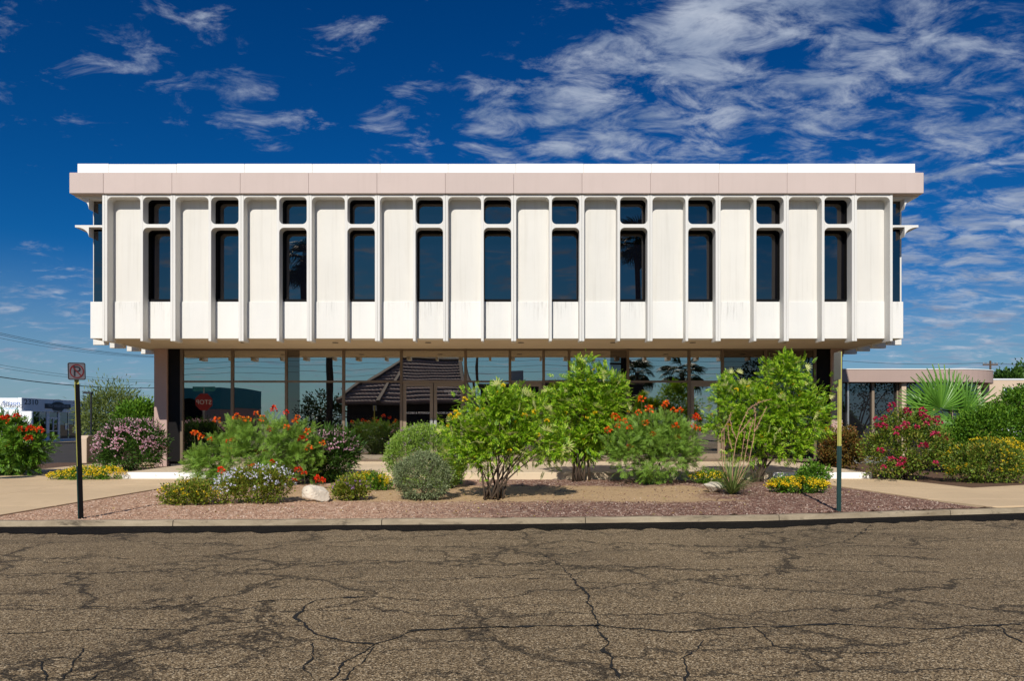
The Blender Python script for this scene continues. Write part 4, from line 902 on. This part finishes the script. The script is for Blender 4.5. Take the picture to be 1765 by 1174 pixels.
# --- fan palm
def fan(nseg, L, spread, rg, droop=.15):
    V, T = [], []
    for i in range(nseg):
        a = -spread / 2 + spread * i / (nseg - 1); d = np.array([math.sin(a), math.cos(a), 0]); sd = np.array([math.cos(a), -math.sin(a), 0]); l = L * (1 - .22 * abs(a / (spread / 2)) ** 2) * rg.uniform(.94, 1.05)
        b = len(V); w = spread / nseg * .5
        for t, ww in ((.03, .03 * w), (.5, .42 * w), (.75, .30 * w), (1., .008)):
            zc = -droop * L * max(0, t - .45) ** 2 * 3 + .10 * L * (abs(a) / spread) ** 2; c = d * l * t + np.array([0, 0, zc]); V += [c - sd * ww * l + np.array([0, 0, -.02]), c + np.array([0, 0, .025 * ww / (.5 * w + 1e-6)]), c + sd * ww * l + np.array([0, 0, -.02])]
        for j in range(3):
            for q in (0, 1): T += [(b + 3 * j + q, b + 3 * j + q + 1, b + 3 * j + 3 + q + 1), (b + 3 * j + q, b + 3 * j + 3 + q + 1, b + 3 * j + 3 + q)]
    return trimesh(np.array(V), np.array(T))
def fan_palm():
    D = 21.5; rg = np.random.default_rng(5); bx = XW(1640, D); root = thing('fan_palm', 'low fan palm with broad pleated green leaves before the annex', 'palm', (bx, D, .128))
    hub = Vector((0, 0, .9)); MB().tube([(0, 0, -.1), (0, 0, .5), (0, 0, .95)], [.16, .15, .08], 8).obj('trunk', M['palmtrunk'], root)
    me = [fan(26, 1.0, R(215), rg) for _ in range(3)]
    for m_ in me: m_.materials.append(M['lf_palm'])
    # centre px, tip direction px, scale
    for i, (px, py, dx, dy, sc, dd, nz) in enumerate(((1622, 705, -.25, 1, .98, -.5, -.9), (1664, 712, .45, 1, .86, -.35, -.9), (1600, 715, -1, .5, .8, -.2, -.7), (1646, 735, -1, -.25, .62, -.9, -.5), (1690, 725, 1, .35, .6, -.2, -.6), (1640, 690, .1, 1, .7, .5, -.8), (1632, 745, -.5, -1, .5, -.7, -.7), (1655, 700, .9, .9, .7, .6, .7), (1610, 700, -.6, 1, .75, .5, -.8))):
        c = Vector(P(px, py, D + dd)); y = Vector((dx, -.15, dy)).normalized(); z = Vector((0, nz, .45)); x = y.cross(z).normalized(); z = x.cross(y)
        o = link('frond', me[i % 3], None, root); o.matrix_local = Matrix.Translation(c - root.location) @ Matrix((x, y, z)).transposed().to_4x4() @ Matrix.Scale(sc * 1.25, 4)
        e = c - root.location; MB().tube([hub, hub.lerp(e, .5) + Vector((0, 0, .08)), e], [.02, .016, .012], 5).obj('leaf_stalk', M['stem'], root)
fan_palm()
# --- rocks and small fittings
def rock(label, px, py, D, w, h, seed, dep=.7):
    rg = np.random.default_rng(seed); bm = bmesh.new(); bmesh.ops.create_icosphere(bm, subdivisions=4, radius=1)
    pl = [(Vector(rg.normal(0, 1, 3)).normalized(), rg.uniform(.5, .8)) for _ in range(11)]
    for v in bm.verts:
        d = v.co.normalized(); r = min([1.] + [o / max(d.dot(n), 1e-3) for n, o in pl if d.dot(n) > .05]); v.co = d * (r * (1 + .025 * math.sin(9 * d.x + 4 * d.z) + .015 * rg.normal()))
        v.co = Vector((v.co.x * w / 2, v.co.y * w / 2 * dep, v.co.z * h * .62))
    me = bpy.data.meshes.new('r'); bm.to_mesh(me); bm.free(); x = XW(px, D); o = link('rock', me, M['rock'], None, (x, D, gz(D) + h * .36)); tag(o, label, 'rock'); return o
rock('pale angular boulder on the tan gravel below the red flowering shrub', 546, 864, 13.4, .56, .34, 3)
rock('flat streaked rock half hidden behind the yucca blades', 1231, 846, 15.1, .50, .2, 8)
tag(B(-.11, .11, -.15, .15, 0, .09).obj('irrigation_box', M['irrig'], None, bevel=.02, loc=(XW(789, 16.9), 16.9, gz(16.9) - .02)), 'green plastic irrigation valve box between sage and small tree', 'valve box')

# ================================================================== POSTS AND SIGNS
def post(name, label, px, py, top_py, lean, rot, zsplit_py):
    D = GD(py, .085); x = XW(px, D); z0 = gz(D); root = thing(name, label, 'sign', (x, D, z0)); root.rotation_euler = (0, lean, rot)
    H = ZW(top_py, D) - z0; zs = ZW(zsplit_py, D) - z0; prof = [(-.035, .0), (-.035, .012), (-.016, .012), (-.012, .034), (.012, .034), (.016, .012), (.035, .012), (.035, 0), (.022, 0), (.016, .022), (-.016, .022), (-.022, 0)]
    MB().prism([(a, b) for a, b in prof], 'z', -.15, zs).obj('lower_post', M['postgreen'], root); MB().prism([(a * .86, b * .86 - .012) for a, b in prof], 'z', zs - .25, H).obj('upper_post', M['postyellow'], root)
    return root, H, D
root, H, D = post('no_parking_sign', 'square no parking sign on a green and yellow channel post', 139, 893, 628, R(-1.4), R(40), 775)
root.rotation_euler = (0, R(-1.5), R(40)); B(-.022, .036, -.024, -.013, -.1, H - .3).obj('post_shade', M['shade_dark'], root)  # dark strip imitates the shaded side of the post
def rrect(w, h, r, n=5):
    out = []
    for cx, cz, a0 in ((w / 2 - r, h / 2 - r, 0), (-w / 2 + r, h / 2 - r, 90), (-w / 2 + r, -h / 2 + r, 180), (w / 2 - r, -h / 2 + r, 270)):
        out += [(cx + r * math.cos(R(a0 + 90 * t / n)), cz + r * math.sin(R(a0 + 90 * t / n))) for t in range(n + 1)]
    return out
hc = ZW(640.5, D) - gz(D); w_, h_ = .235, .258
pl = MB().prism([(a, b + hc) for a, b in rrect(w_, h_, .025)], 'y', -.034, -.031).obj('sign_plate', M['alu'], root)
def ring(outer, inner, y0, y1):
    n = len(outer); v = [(a, y0, b) for a, b in outer] + [(a, y0, b) for a, b in inner] + [(a, y1, b) for a, b in outer] + [(a, y1, b) for a, b in inner]
    return MB().add(v, [(i, (i + 1) % n, n + (i + 1) % n, n + i) for i in range(n)] + [(i, (i + 1) % n, 2 * n + (i + 1) % n, 2 * n + i) for i in range(n)] + [(n + i, n + (i + 1) % n, 3 * n + (i + 1) % n, 3 * n + i) for i in range(n)])
MB().prism([(a, b + hc) for a, b in rrect(w_ - .004, h_ - .004, .024)], 'y', -.0365, -.0342).obj('sign_face', M['signface'], pl)
o_ = [(a, b + hc) for a, b in rrect(w_ - .006, h_ - .006, .024)]; i_ = [(a, b + hc) for a, b in rrect(w_ - .028, h_ - .028, .016)]
ring(o_, i_, -.0385, -.0368).obj('border', M['signblack'], pl)
text('letter', 'P', .215, M['signblack'], pl, (.0, -.038, hc - .073), (R(90), 0, 0), .0008)
cc = np.linspace(0, 2 * math.pi, 41)[:-1]
ring([(.094 * math.cos(t), hc + .104 * math.sin(t)) for t in cc], [(.078 * math.cos(t), hc + .088 * math.sin(t)) for t in cc], -.0402, -.0392).obj('red_ring', M['faded'], pl)
a45 = math.atan2(.062, -.056); dx, dz = math.cos(a45) * .083, math.sin(a45) * .092
MB().prism([(dx - .006, hc + dz - .006), (dx + .006, hc + dz + .006), (-dx + .006, hc - dz + .006), (-dx - .006, hc - dz - .006)], 'y', -.0414, -.0404).obj('red_slash', M['faded'], pl)
root, H, D = post('edge_on_sign', 'sign seen edge on atop a green and yellow channel post near the right gravel', 1446, 881, 606, R(0), R(172), 769)
root.rotation_euler = (0, R(-.3), R(150))
hc = ZW(631, D) - gz(D); pl = MB().prism([(a, b + hc) for a, b in rrect(.31, .45, .03)], 'y', .036, .039).obj('sign_plate', M['alu'], root); pl.rotation_euler.z = R(-64)
for zz_ in (hc - .17, hc + .17): MB().tube([(0, .02, zz_), (0, .05, zz_)], [.008, .008], 6).obj('bolt', M['steel'], root)

# ================================================================== LEFT BACKGROUND
lw = tag(MB().prism([(25.8, -.02), (25.8, .98), (25.95, 1.08), (30.5, 1.0), (30.5, -.02)], 'x', -15.05, -14.78).obj('low_wall', M['bbeige'], None, bevel=.015), 'low beige rendered wall with rounded end beside the side street', 'wall')
sx = -34.8
sh = thing('shop_building', 'white flat roofed plumbing shop with shaded glass front across the side street', 'building', (sx, 52.7, 0))
def shp(mb, name, m, bevel=0, parent=None):
    o = link(name, mb.mesh(bevel), m, parent or sh)
    if parent is None: o.location = (-sx, -52.7, 0)
    return o
zt = 3.33
shp(B(sx - 16, sx - .3, 52.7, 61, 0, zt - .02), 'wall', M['bwhite']); shp(B(sx - .3, sx, 52.7, 61, 2.35, zt), 'parapet', M['bwhite'], .02)
shp(B(sx - .3, sx + .7, 52.7, 52.95, 0, 2.36), 'wing_wall', M['bwhite'], .06); shp(B(sx - .3, sx + .65, 60.8, 61.05, 0, 2.3), 'wing_wall', M['bwhite'], .06)
shp(B(sx - .3, sx + .02, 52.95, 60.8, 0.02, .32), 'plinth', M['bwhite'])
for a, b in ((53.2, 55.7), (57.3, 60.6)):
    n = 3
    for i in range(n):
        y0 = a + (b - a) * i / n; y1 = a + (b - a) * (i + 1) / n; w = shp(B(sx - .18, sx - .1, y0, y0 + .07, .32, 2.35), 'window', M['steel']); shp(B(sx - .16, sx - .14, y0 + .07, y1, .32, 2.35), 'pane', M['glass_far'], 0, w)
dr = shp(B(sx - .18, sx - .08, 55.9, 56.0, .05, 2.35).box(sx - .18, sx - .08, 57.1, 57.2, .05, 2.35).box(sx - .18, sx - .08, 56.0, 57.1, 1.85, 1.93).box(sx - .18, sx - .08, 56.5, 56.56, .05, 1.85).box(sx - .18, sx - .08, 56.0, 57.1, .9, .96), 'door', M['bwhite'])
shp(B(sx - .16, sx - .14, 56.0, 57.1, .05, 2.35), 'pane', M['glass_far'], 0, dr)
shp(B(sx - .299, sx - .1, 55.7, 55.9, .3, 2.35).box(sx - .299, sx - .1, 57.2, 57.3, .3, 2.35), 'pier', M['bwhite'])
shp(B(sx - .12, sx - .11, 58.0, 58.3, 1.0, 1.5).box(sx - .12, sx - .11, 59.2, 59.6, .7, 1.9), 'poster', M['wletter'])
rotE = (R(90), 0, R(90))
text('number', '2310', .55, M['navy'], sh, (sx + .012 - sx, 53.75 - 52.7, 2.86), rotE, .004, sx=1.45)
sg = shp(MB().prism([(55.3, 2.62), (58.5, 2.62), (58.5, 2.98), (55.3, 2.98)], 'x', sx + .002, sx + .03), 'sign_board', M['navy'])
ov = [(56.9 + .85 * math.cos(t), 2.80 + .36 * math.sin(t)) for t in np.linspace(0, 2 * math.pi, 29)[:-1]]
shp(MB().prism(ov, 'x', sx + .004, sx + .035), 'sign_oval', M['navy'], 0, sg)
text('lettering', 'TROY WESLEY MILLER', .27, M['gletter'], sg, (sx + .040, 56.9, 2.73), rotE, .003, sx=1.0)
def arc_text(body, size, r, a0, a1, flip):
    for i, ch in enumerate(body):
        if ch == ' ': continue
        t = a0 + (a1 - a0) * i / (len(body) - 1); o = text('lettering', ch, size, M['navy'], sg, (sx + .008, 56.9 + 1.7 * r * math.sin(t), 2.80 + flip * r * math.cos(t) - (.0 if flip > 0 else size * .6)), rotE, .002, sx=1.5)
arc_text('ATTORNEY', .13, .47, -.75, .75, 1); arc_text('OFFICES AND COUNSEL', .13, .42, -1.1, 1.1, -1)
rotS = (R(90), 0, 0)
ff = 52.7
for body, size, m, px, py, k, shr in (('Bill', .36, 'gletter', 7.5, 698, 1.3, .4), ('Sisson', .40, 'blue', 20, 698, 1.25, 0), ('PLUMBING', .30, 'navy', 16, 703, 1.35, 0), ('520-555-0100', .16, 'lblue', 15, 706, 1.5, 0)):
    text('lettering', body, size, M[m], sh, (XW(px, ff) - sx, -.006, ZW(py, ff)), rotS, .003, sx=k, shear=shr)
lp = thing('lamp_post', 'slim dark area lamp rising from the airy tree', 'lamp post', (XW(157, 40), 40, 0))
MB().tube([(0, 0, 0), (0, 0, 3.15)], [.05, .04], 6).obj('pole', M['signblack'], lp); B(-.38, .06, -.1, .1, 3.1, 3.2).obj('lamp_head', M['signblack'], lp)
# wires
def wire(label, pts, Ds, r=.012):
    w = []; a, b = Vector(P(*pts[0], Ds[0])), Vector(P(*pts[1], Ds[1])); sag = .25
    for t in np.linspace(-.35, 1.35, 22): w.append(a.lerp(b, t) - Vector((0, 0, sag * (1 - (2 * t - 1) ** 2))))
    tag(MB().tube(w, [r] * 22, 4).obj('power_line', M['wire']), label, 'wire', 'overhead lines over the side street')
for i, (a, b, r, lb) in enumerate((((0, 574), (268, 614), .013, 'highest thin overhead line passing behind the corner of the upper floor'), ((0, 577), (268, 615.5), .013, 'thin overhead line just under the highest one'), ((0, 583), (268, 616.5), .010, 'third thin overhead line below the highest pair'),
                                 ((0, 629), (268, 656), .010, 'thin overhead line crossing behind the no parking sign'), ((0, 634), (268, 659), .010, 'thin overhead line just above the thick cable'), ((0, 650), (268, 669), .03, 'thick black cable, lowest of the overhead lines'))):
    wire(lb, (a, b), (48 + i * .4, 62 + i * .4), r)
# ================================================================== RIGHT BACKGROUND
D = 62; bb = thing('beige_building', 'plain beige rendered building with one small window beyond the hedge', 'building', (XW(1728, D), D, 0)); bo = Vector((-XW(1728, D), -D, 0))
B(XW(1672, D), XW(1850, D), D, D + 12, 0, ZW(655, D)).obj('wall', M['bbeige'], bb, loc=bo); B(XW(1671, D), XW(1851, D), D - .05, D + 12, ZW(655, D), ZW(653, D)).obj('parapet_cap', M['bwhite'], bb, loc=bo)
wn_ = B(XW(1730, D), XW(1745, D), D - .04, D + .02, ZW(681, D), ZW(668, D)).obj('window', M['bwhite'], bb, loc=bo)
for a, b in ((1731, 1737), (1738, 1744)): B(XW(a, D), XW(b, D), D - .06, D - .045, ZW(680, D), ZW(669, D)).obj('pane', M['glass_far'], wn_)
tag(B(XW(1690, 55), XW(1760, 55), 55, 55.2, 0, ZW(699, 55)).obj('white_wall', M['bwhite']), 'low white wall before the beige building', 'wall')
D = 90; up = thing('utility_pole', 'wooden utility pole with crossarm behind the annex roof', 'utility pole', (XW(1707, D), D, 0)); zt = ZW(622, D)
MB().tube([(0, 0, 0), (0, 0, zt)], [.16, .11], 8).obj('pole', M['wood'], up); B(-.9, .9, -.06, .06, zt - .55, zt - .38).obj('crossarm', M['wood'], up)
for x in (-.8, -.3, .4, .8): MB().tube([(x, 0, zt - .38), (x, 0, zt - .18)], [.04, .03], 6).obj('insulator', M['steel'], up)
for i, (a, b) in enumerate((((1450, 622), (1707, 625)), ((1707, 625), (1900, 628)))):
    p0, p1 = Vector(P(*a, 90)), Vector(P(*b, 90)); tag(MB().tube([p0.lerp(p1, t) - Vector((0, 0, .3 * 4 * t * (1 - t))) for t in np.linspace(0, 1, 14)], [.022] * 14, 4).obj('power_line', M['wire']), ['overhead line running from the crossarm pole towards the office block', 'overhead line leaving the crossarm pole over the beige building'][i], 'wire')

# ================================================================== ACROSS THE STREET (seen mirrored in the glass)
def tiled_house():
    x0, x1, y0, y1, ze, zr = -13.9, -3.3, -12.0, -25.5, 3.25, 6.9
    h = thing('tiled_house', 'dark brown tile roofed building across the street, mirrored in the entrance glass', 'building', ((x0 + x1) / 2, y0, 0)); o0 = Vector((-(x0 + x1) / 2, -y0, 0))
    B(x0 + .9, x1 - .9, y1 + .9, y0 - 1.2, -.02, ze).obj('wall', M['darkwall'], h, loc=o0)
    B(x0, x1, y1, y0 + .0, ze - .12, ze).obj('eave', M['beam'], h, loc=o0)
    rx0, rx1, ry = x0 + 4.0, x1 - 1.0, (y0 + y1) / 2
    n = 12
    for c in range(n):
        t0, t1 = c / n, (c + 1) / n; mb = MB()
        def lerp(a, b, t): return a + (b - a) * t
        ya, yb_ = lerp(y0, ry, t0), lerp(y0, ry, t1 + .03); za, zb_ = lerp(ze, zr, t0) + .17, lerp(ze, zr, t1) + .03
        xa, xb = lerp(x0, rx0, t0), lerp(x1, rx1, t0); k = int((xb - xa) / .14); v = []
        for i in range(k + 1):
            x = xa + (xb - xa) * i / k; b = .035 * abs(math.sin(i * math.pi / 2)) if i % 2 else 0; b = .04 if i % 2 else 0
            v += [(x, ya - .03, za - .17 + b), (x, ya - .005, za + b), (x, yb_, zb_ + b)]
        mb.add(v, [q for i in range(k) for q in ((3 * i, 3 * i + 3, 3 * i + 4, 3 * i + 1), (3 * i + 1, 3 * i + 4, 3 * i + 5, 3 * i + 2))]).obj('tile_course', M['tile'], h, loc=o0)
    MB().add([(x0, y0, ze), (x0, y1, ze), (rx0, ry, zr), (x1, y0, ze), (x1, y1, ze), (rx1, ry, zr)], [(0, 1, 2), (4, 3, 5), (1, 4, 5, 2)]).obj('roof_side', M['tile'], h, loc=o0)
    for a, b in (((x0, y0 + .15, ze + .1), (rx0, ry, zr + .15)), ((x1, y0 + .15, ze + .1), (rx1, ry, zr + .15)), ((rx0, ry, zr + .12), (rx1, ry, zr + .12)), ((x0 + 3.6, y0 + .1, ze + .1), (x0 + 4.4, ry, zr + .05))):
        MB().tube([a, b], [.2, .2], 4).obj('hip_beam', M['beam'], h, loc=o0)
tiled_house()
fb = thing('flat_roof_store', 'long flat roofed store across the street, mirrored dark in the middle glass', 'building', (4, -14, 0))
B(-6.5, 6.5, -12, 0, -.02, 4.6).obj('wall', M['darkwall'], fb); B(-6.7, 6.7, -12, .1, 4.62, 4.9).obj('parapet', M['bronze'], fb); B(-4, -2.8, -4, -3, 4.9, 5.9).obj('roof_unit', M['roofing'], fb); B(1.4, 2.0, -4, -3, 4.9, 6.9).obj('chimney', M['bronze'], fb)
pk = thing('pink_store', 'pink stucco store with a teal band across the street, mirrored at the left', 'building', (-27, -9, 0))
B(-6, 5, -10, 0, -.02, 2.6).obj('wall', M['pink'], pk); B(-6.05, 5.05, -10, .05, 2.61, 4.2).obj('teal_band', M['teal'], pk)
for x in (-4.6, -1.6, 1.4): MB().prism([(x, .1), (x + 2.2, .1)] + [(x + 1.1 + 1.1 * math.cos(t), 2.3 + 1.1 * math.sin(t)) for t in np.linspace(0, math.pi, 11)], 'y', .051, .09).obj('arch_window', M['black'], pk)
def tall_palm(label, x, y, H, seed, r=.22, n=34, L=1.5):
    rg = np.random.default_rng(seed); root = thing('tall_palm', label, 'palm', (x, y, 0), )
    k = 9; MB().tube([(.12 * math.sin(i * .5), 0, H * i / (k - 1)) for i in range(k)], [r * (1.25 - .4 * i / (k - 1)) for i in range(k)], 8).obj('trunk', M['palmtrunk'], root)
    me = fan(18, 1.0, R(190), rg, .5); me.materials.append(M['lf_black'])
    for i in range(n):
        a = rg.uniform(0, 6.28); el = rg.uniform(-1.3, 1.3); d = Vector((math.cos(a) * math.cos(el), math.sin(a) * math.cos(el), math.sin(el))); ln = L * rg.uniform(.5, .8)
        up_ = Vector((0, 0, 1)) if abs(d.z) < .9 else Vector((1, 0, 0)); x_ = d.cross(up_).normalized(); z_ = x_.cross(d)
        o = link('frond', me, None, root); o.matrix_local = Matrix.Translation(Vector((.12 * math.sin(4), 0, H)) + d * ln) @ Matrix((x_, d, z_)).transposed().to_4x4() @ Matrix.Scale(L * .75, 4)
        MB().tube([(0, 0, H), Vector((0, 0, H)) + d * ln], [.03, .015], 4).obj('leaf_stalk', M['stem'], root)
tall_palm('tall palm across the street, mirrored in the upper window left of the middle', -14.3, -10.5, 13.1, 1)
tall_palm('tallest palm across the street, mirrored in the upper window right of the middle', 9.2, -14.5, 15.4, 2)
tall_palm('short palm across the street, mirrored low in the right hand glass', 13.2, -30, 6.6, 3, .2, 30, 1.6)
tall_palm('stout palm across the street, mirrored beside the right hand door', 17.8, -29, 6.4, 4, .25, 30, 1.7)
for i, (x, y, H, lb) in enumerate(((-16.8, -60, 9.6, 'wooden pole with crossarm across the street, mirrored left of the entrance'), (8.6, -11.5, 7.2, 'wooden pole with double crossarms across the street beside the tallest palm'), (-3.6, -26, 9.5, 'bare thin pole across the street, mirrored right of the entrance'))):
    up = thing('utility_pole', lb, 'utility pole', (x, y, 0)); MB().tube([(0, 0, 0), (0, 0, H)], [.15, .1], 7).obj('pole', M['wood'], up)
    if i < 2:
        for z in (H - .4, H - 1.1): B(-1.1, 1.1, -.06, .06, z, z + .14).obj('crossarm', M['wood'], up)
for i in range(4):
    z = 7.6 + i * .75; pts = [(-70 + 10 * j, -40 - i, z - .5 * (1 - ((j % 4) / 2 - 1) ** 2)) for j in range(15)]
    tag(MB().tube(pts, [.02] * 15, 4).obj('power_line', M['wire']), ['lowest', 'second lowest', 'second highest', 'highest'][i] + ' of the street lines mirrored in the ground floor glass', 'wire')
def hedge_tree(label, x, y, h, w, seed):
    rg = np.random.default_rng(seed); root = thing('street_tree', label, 'tree', (x, y, 0)); L = np.array([(0, 0, h * .65, w, w, h * .35), (w * .5, 0, h * .55, w * .7, w * .7, h * .3), (-w * .5, 0, h * .5, w * .7, w * .7, h * .3)])
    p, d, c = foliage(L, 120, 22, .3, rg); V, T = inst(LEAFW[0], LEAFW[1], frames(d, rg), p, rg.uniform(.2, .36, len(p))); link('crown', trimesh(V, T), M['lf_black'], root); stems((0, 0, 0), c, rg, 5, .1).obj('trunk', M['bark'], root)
hedge_tree('rounded dark tree across the street, mirrored in the annex glass', 34, -18, 8.0, 5.0, 5)
hedge_tree('broad dark tree across the street, mirrored at the right hand glass', 25.5, -20, 9.0, 5.0, 6)
hedge_tree('dark tree across the street, mirrored between the pink store and tiled roof', -19.5, -30, 4.6, 2.4, 7)
ss = thing('stop_sign', 'red stop sign facing the glass at the side street corner', 'sign', (-12.9, 15.6, .1)); ss.rotation_euler.z = R(165)
MB().tube([(0, 0, -.1), (0, 0, 2.9)], [.03, .03], 6).obj('post', M['alu'], ss)
oc = [(.38 * math.cos(R(22.5 + 45 * i)), 2.3 + .38 * math.sin(R(22.5 + 45 * i))) for i in range(8)]
f_ = MB().prism(oc, 'y', -.038, -.033).obj('sign_plate', M['signred'], ss); text('lettering', 'STOP', .27, M['wletter'], f_, (0, -.042, 2.2), (R(90), 0, 0), .001)
n_ = B(-.45, .45, -.02, .02, 2.75, 2.95).obj('street_name_plate', M['teal'], ss)
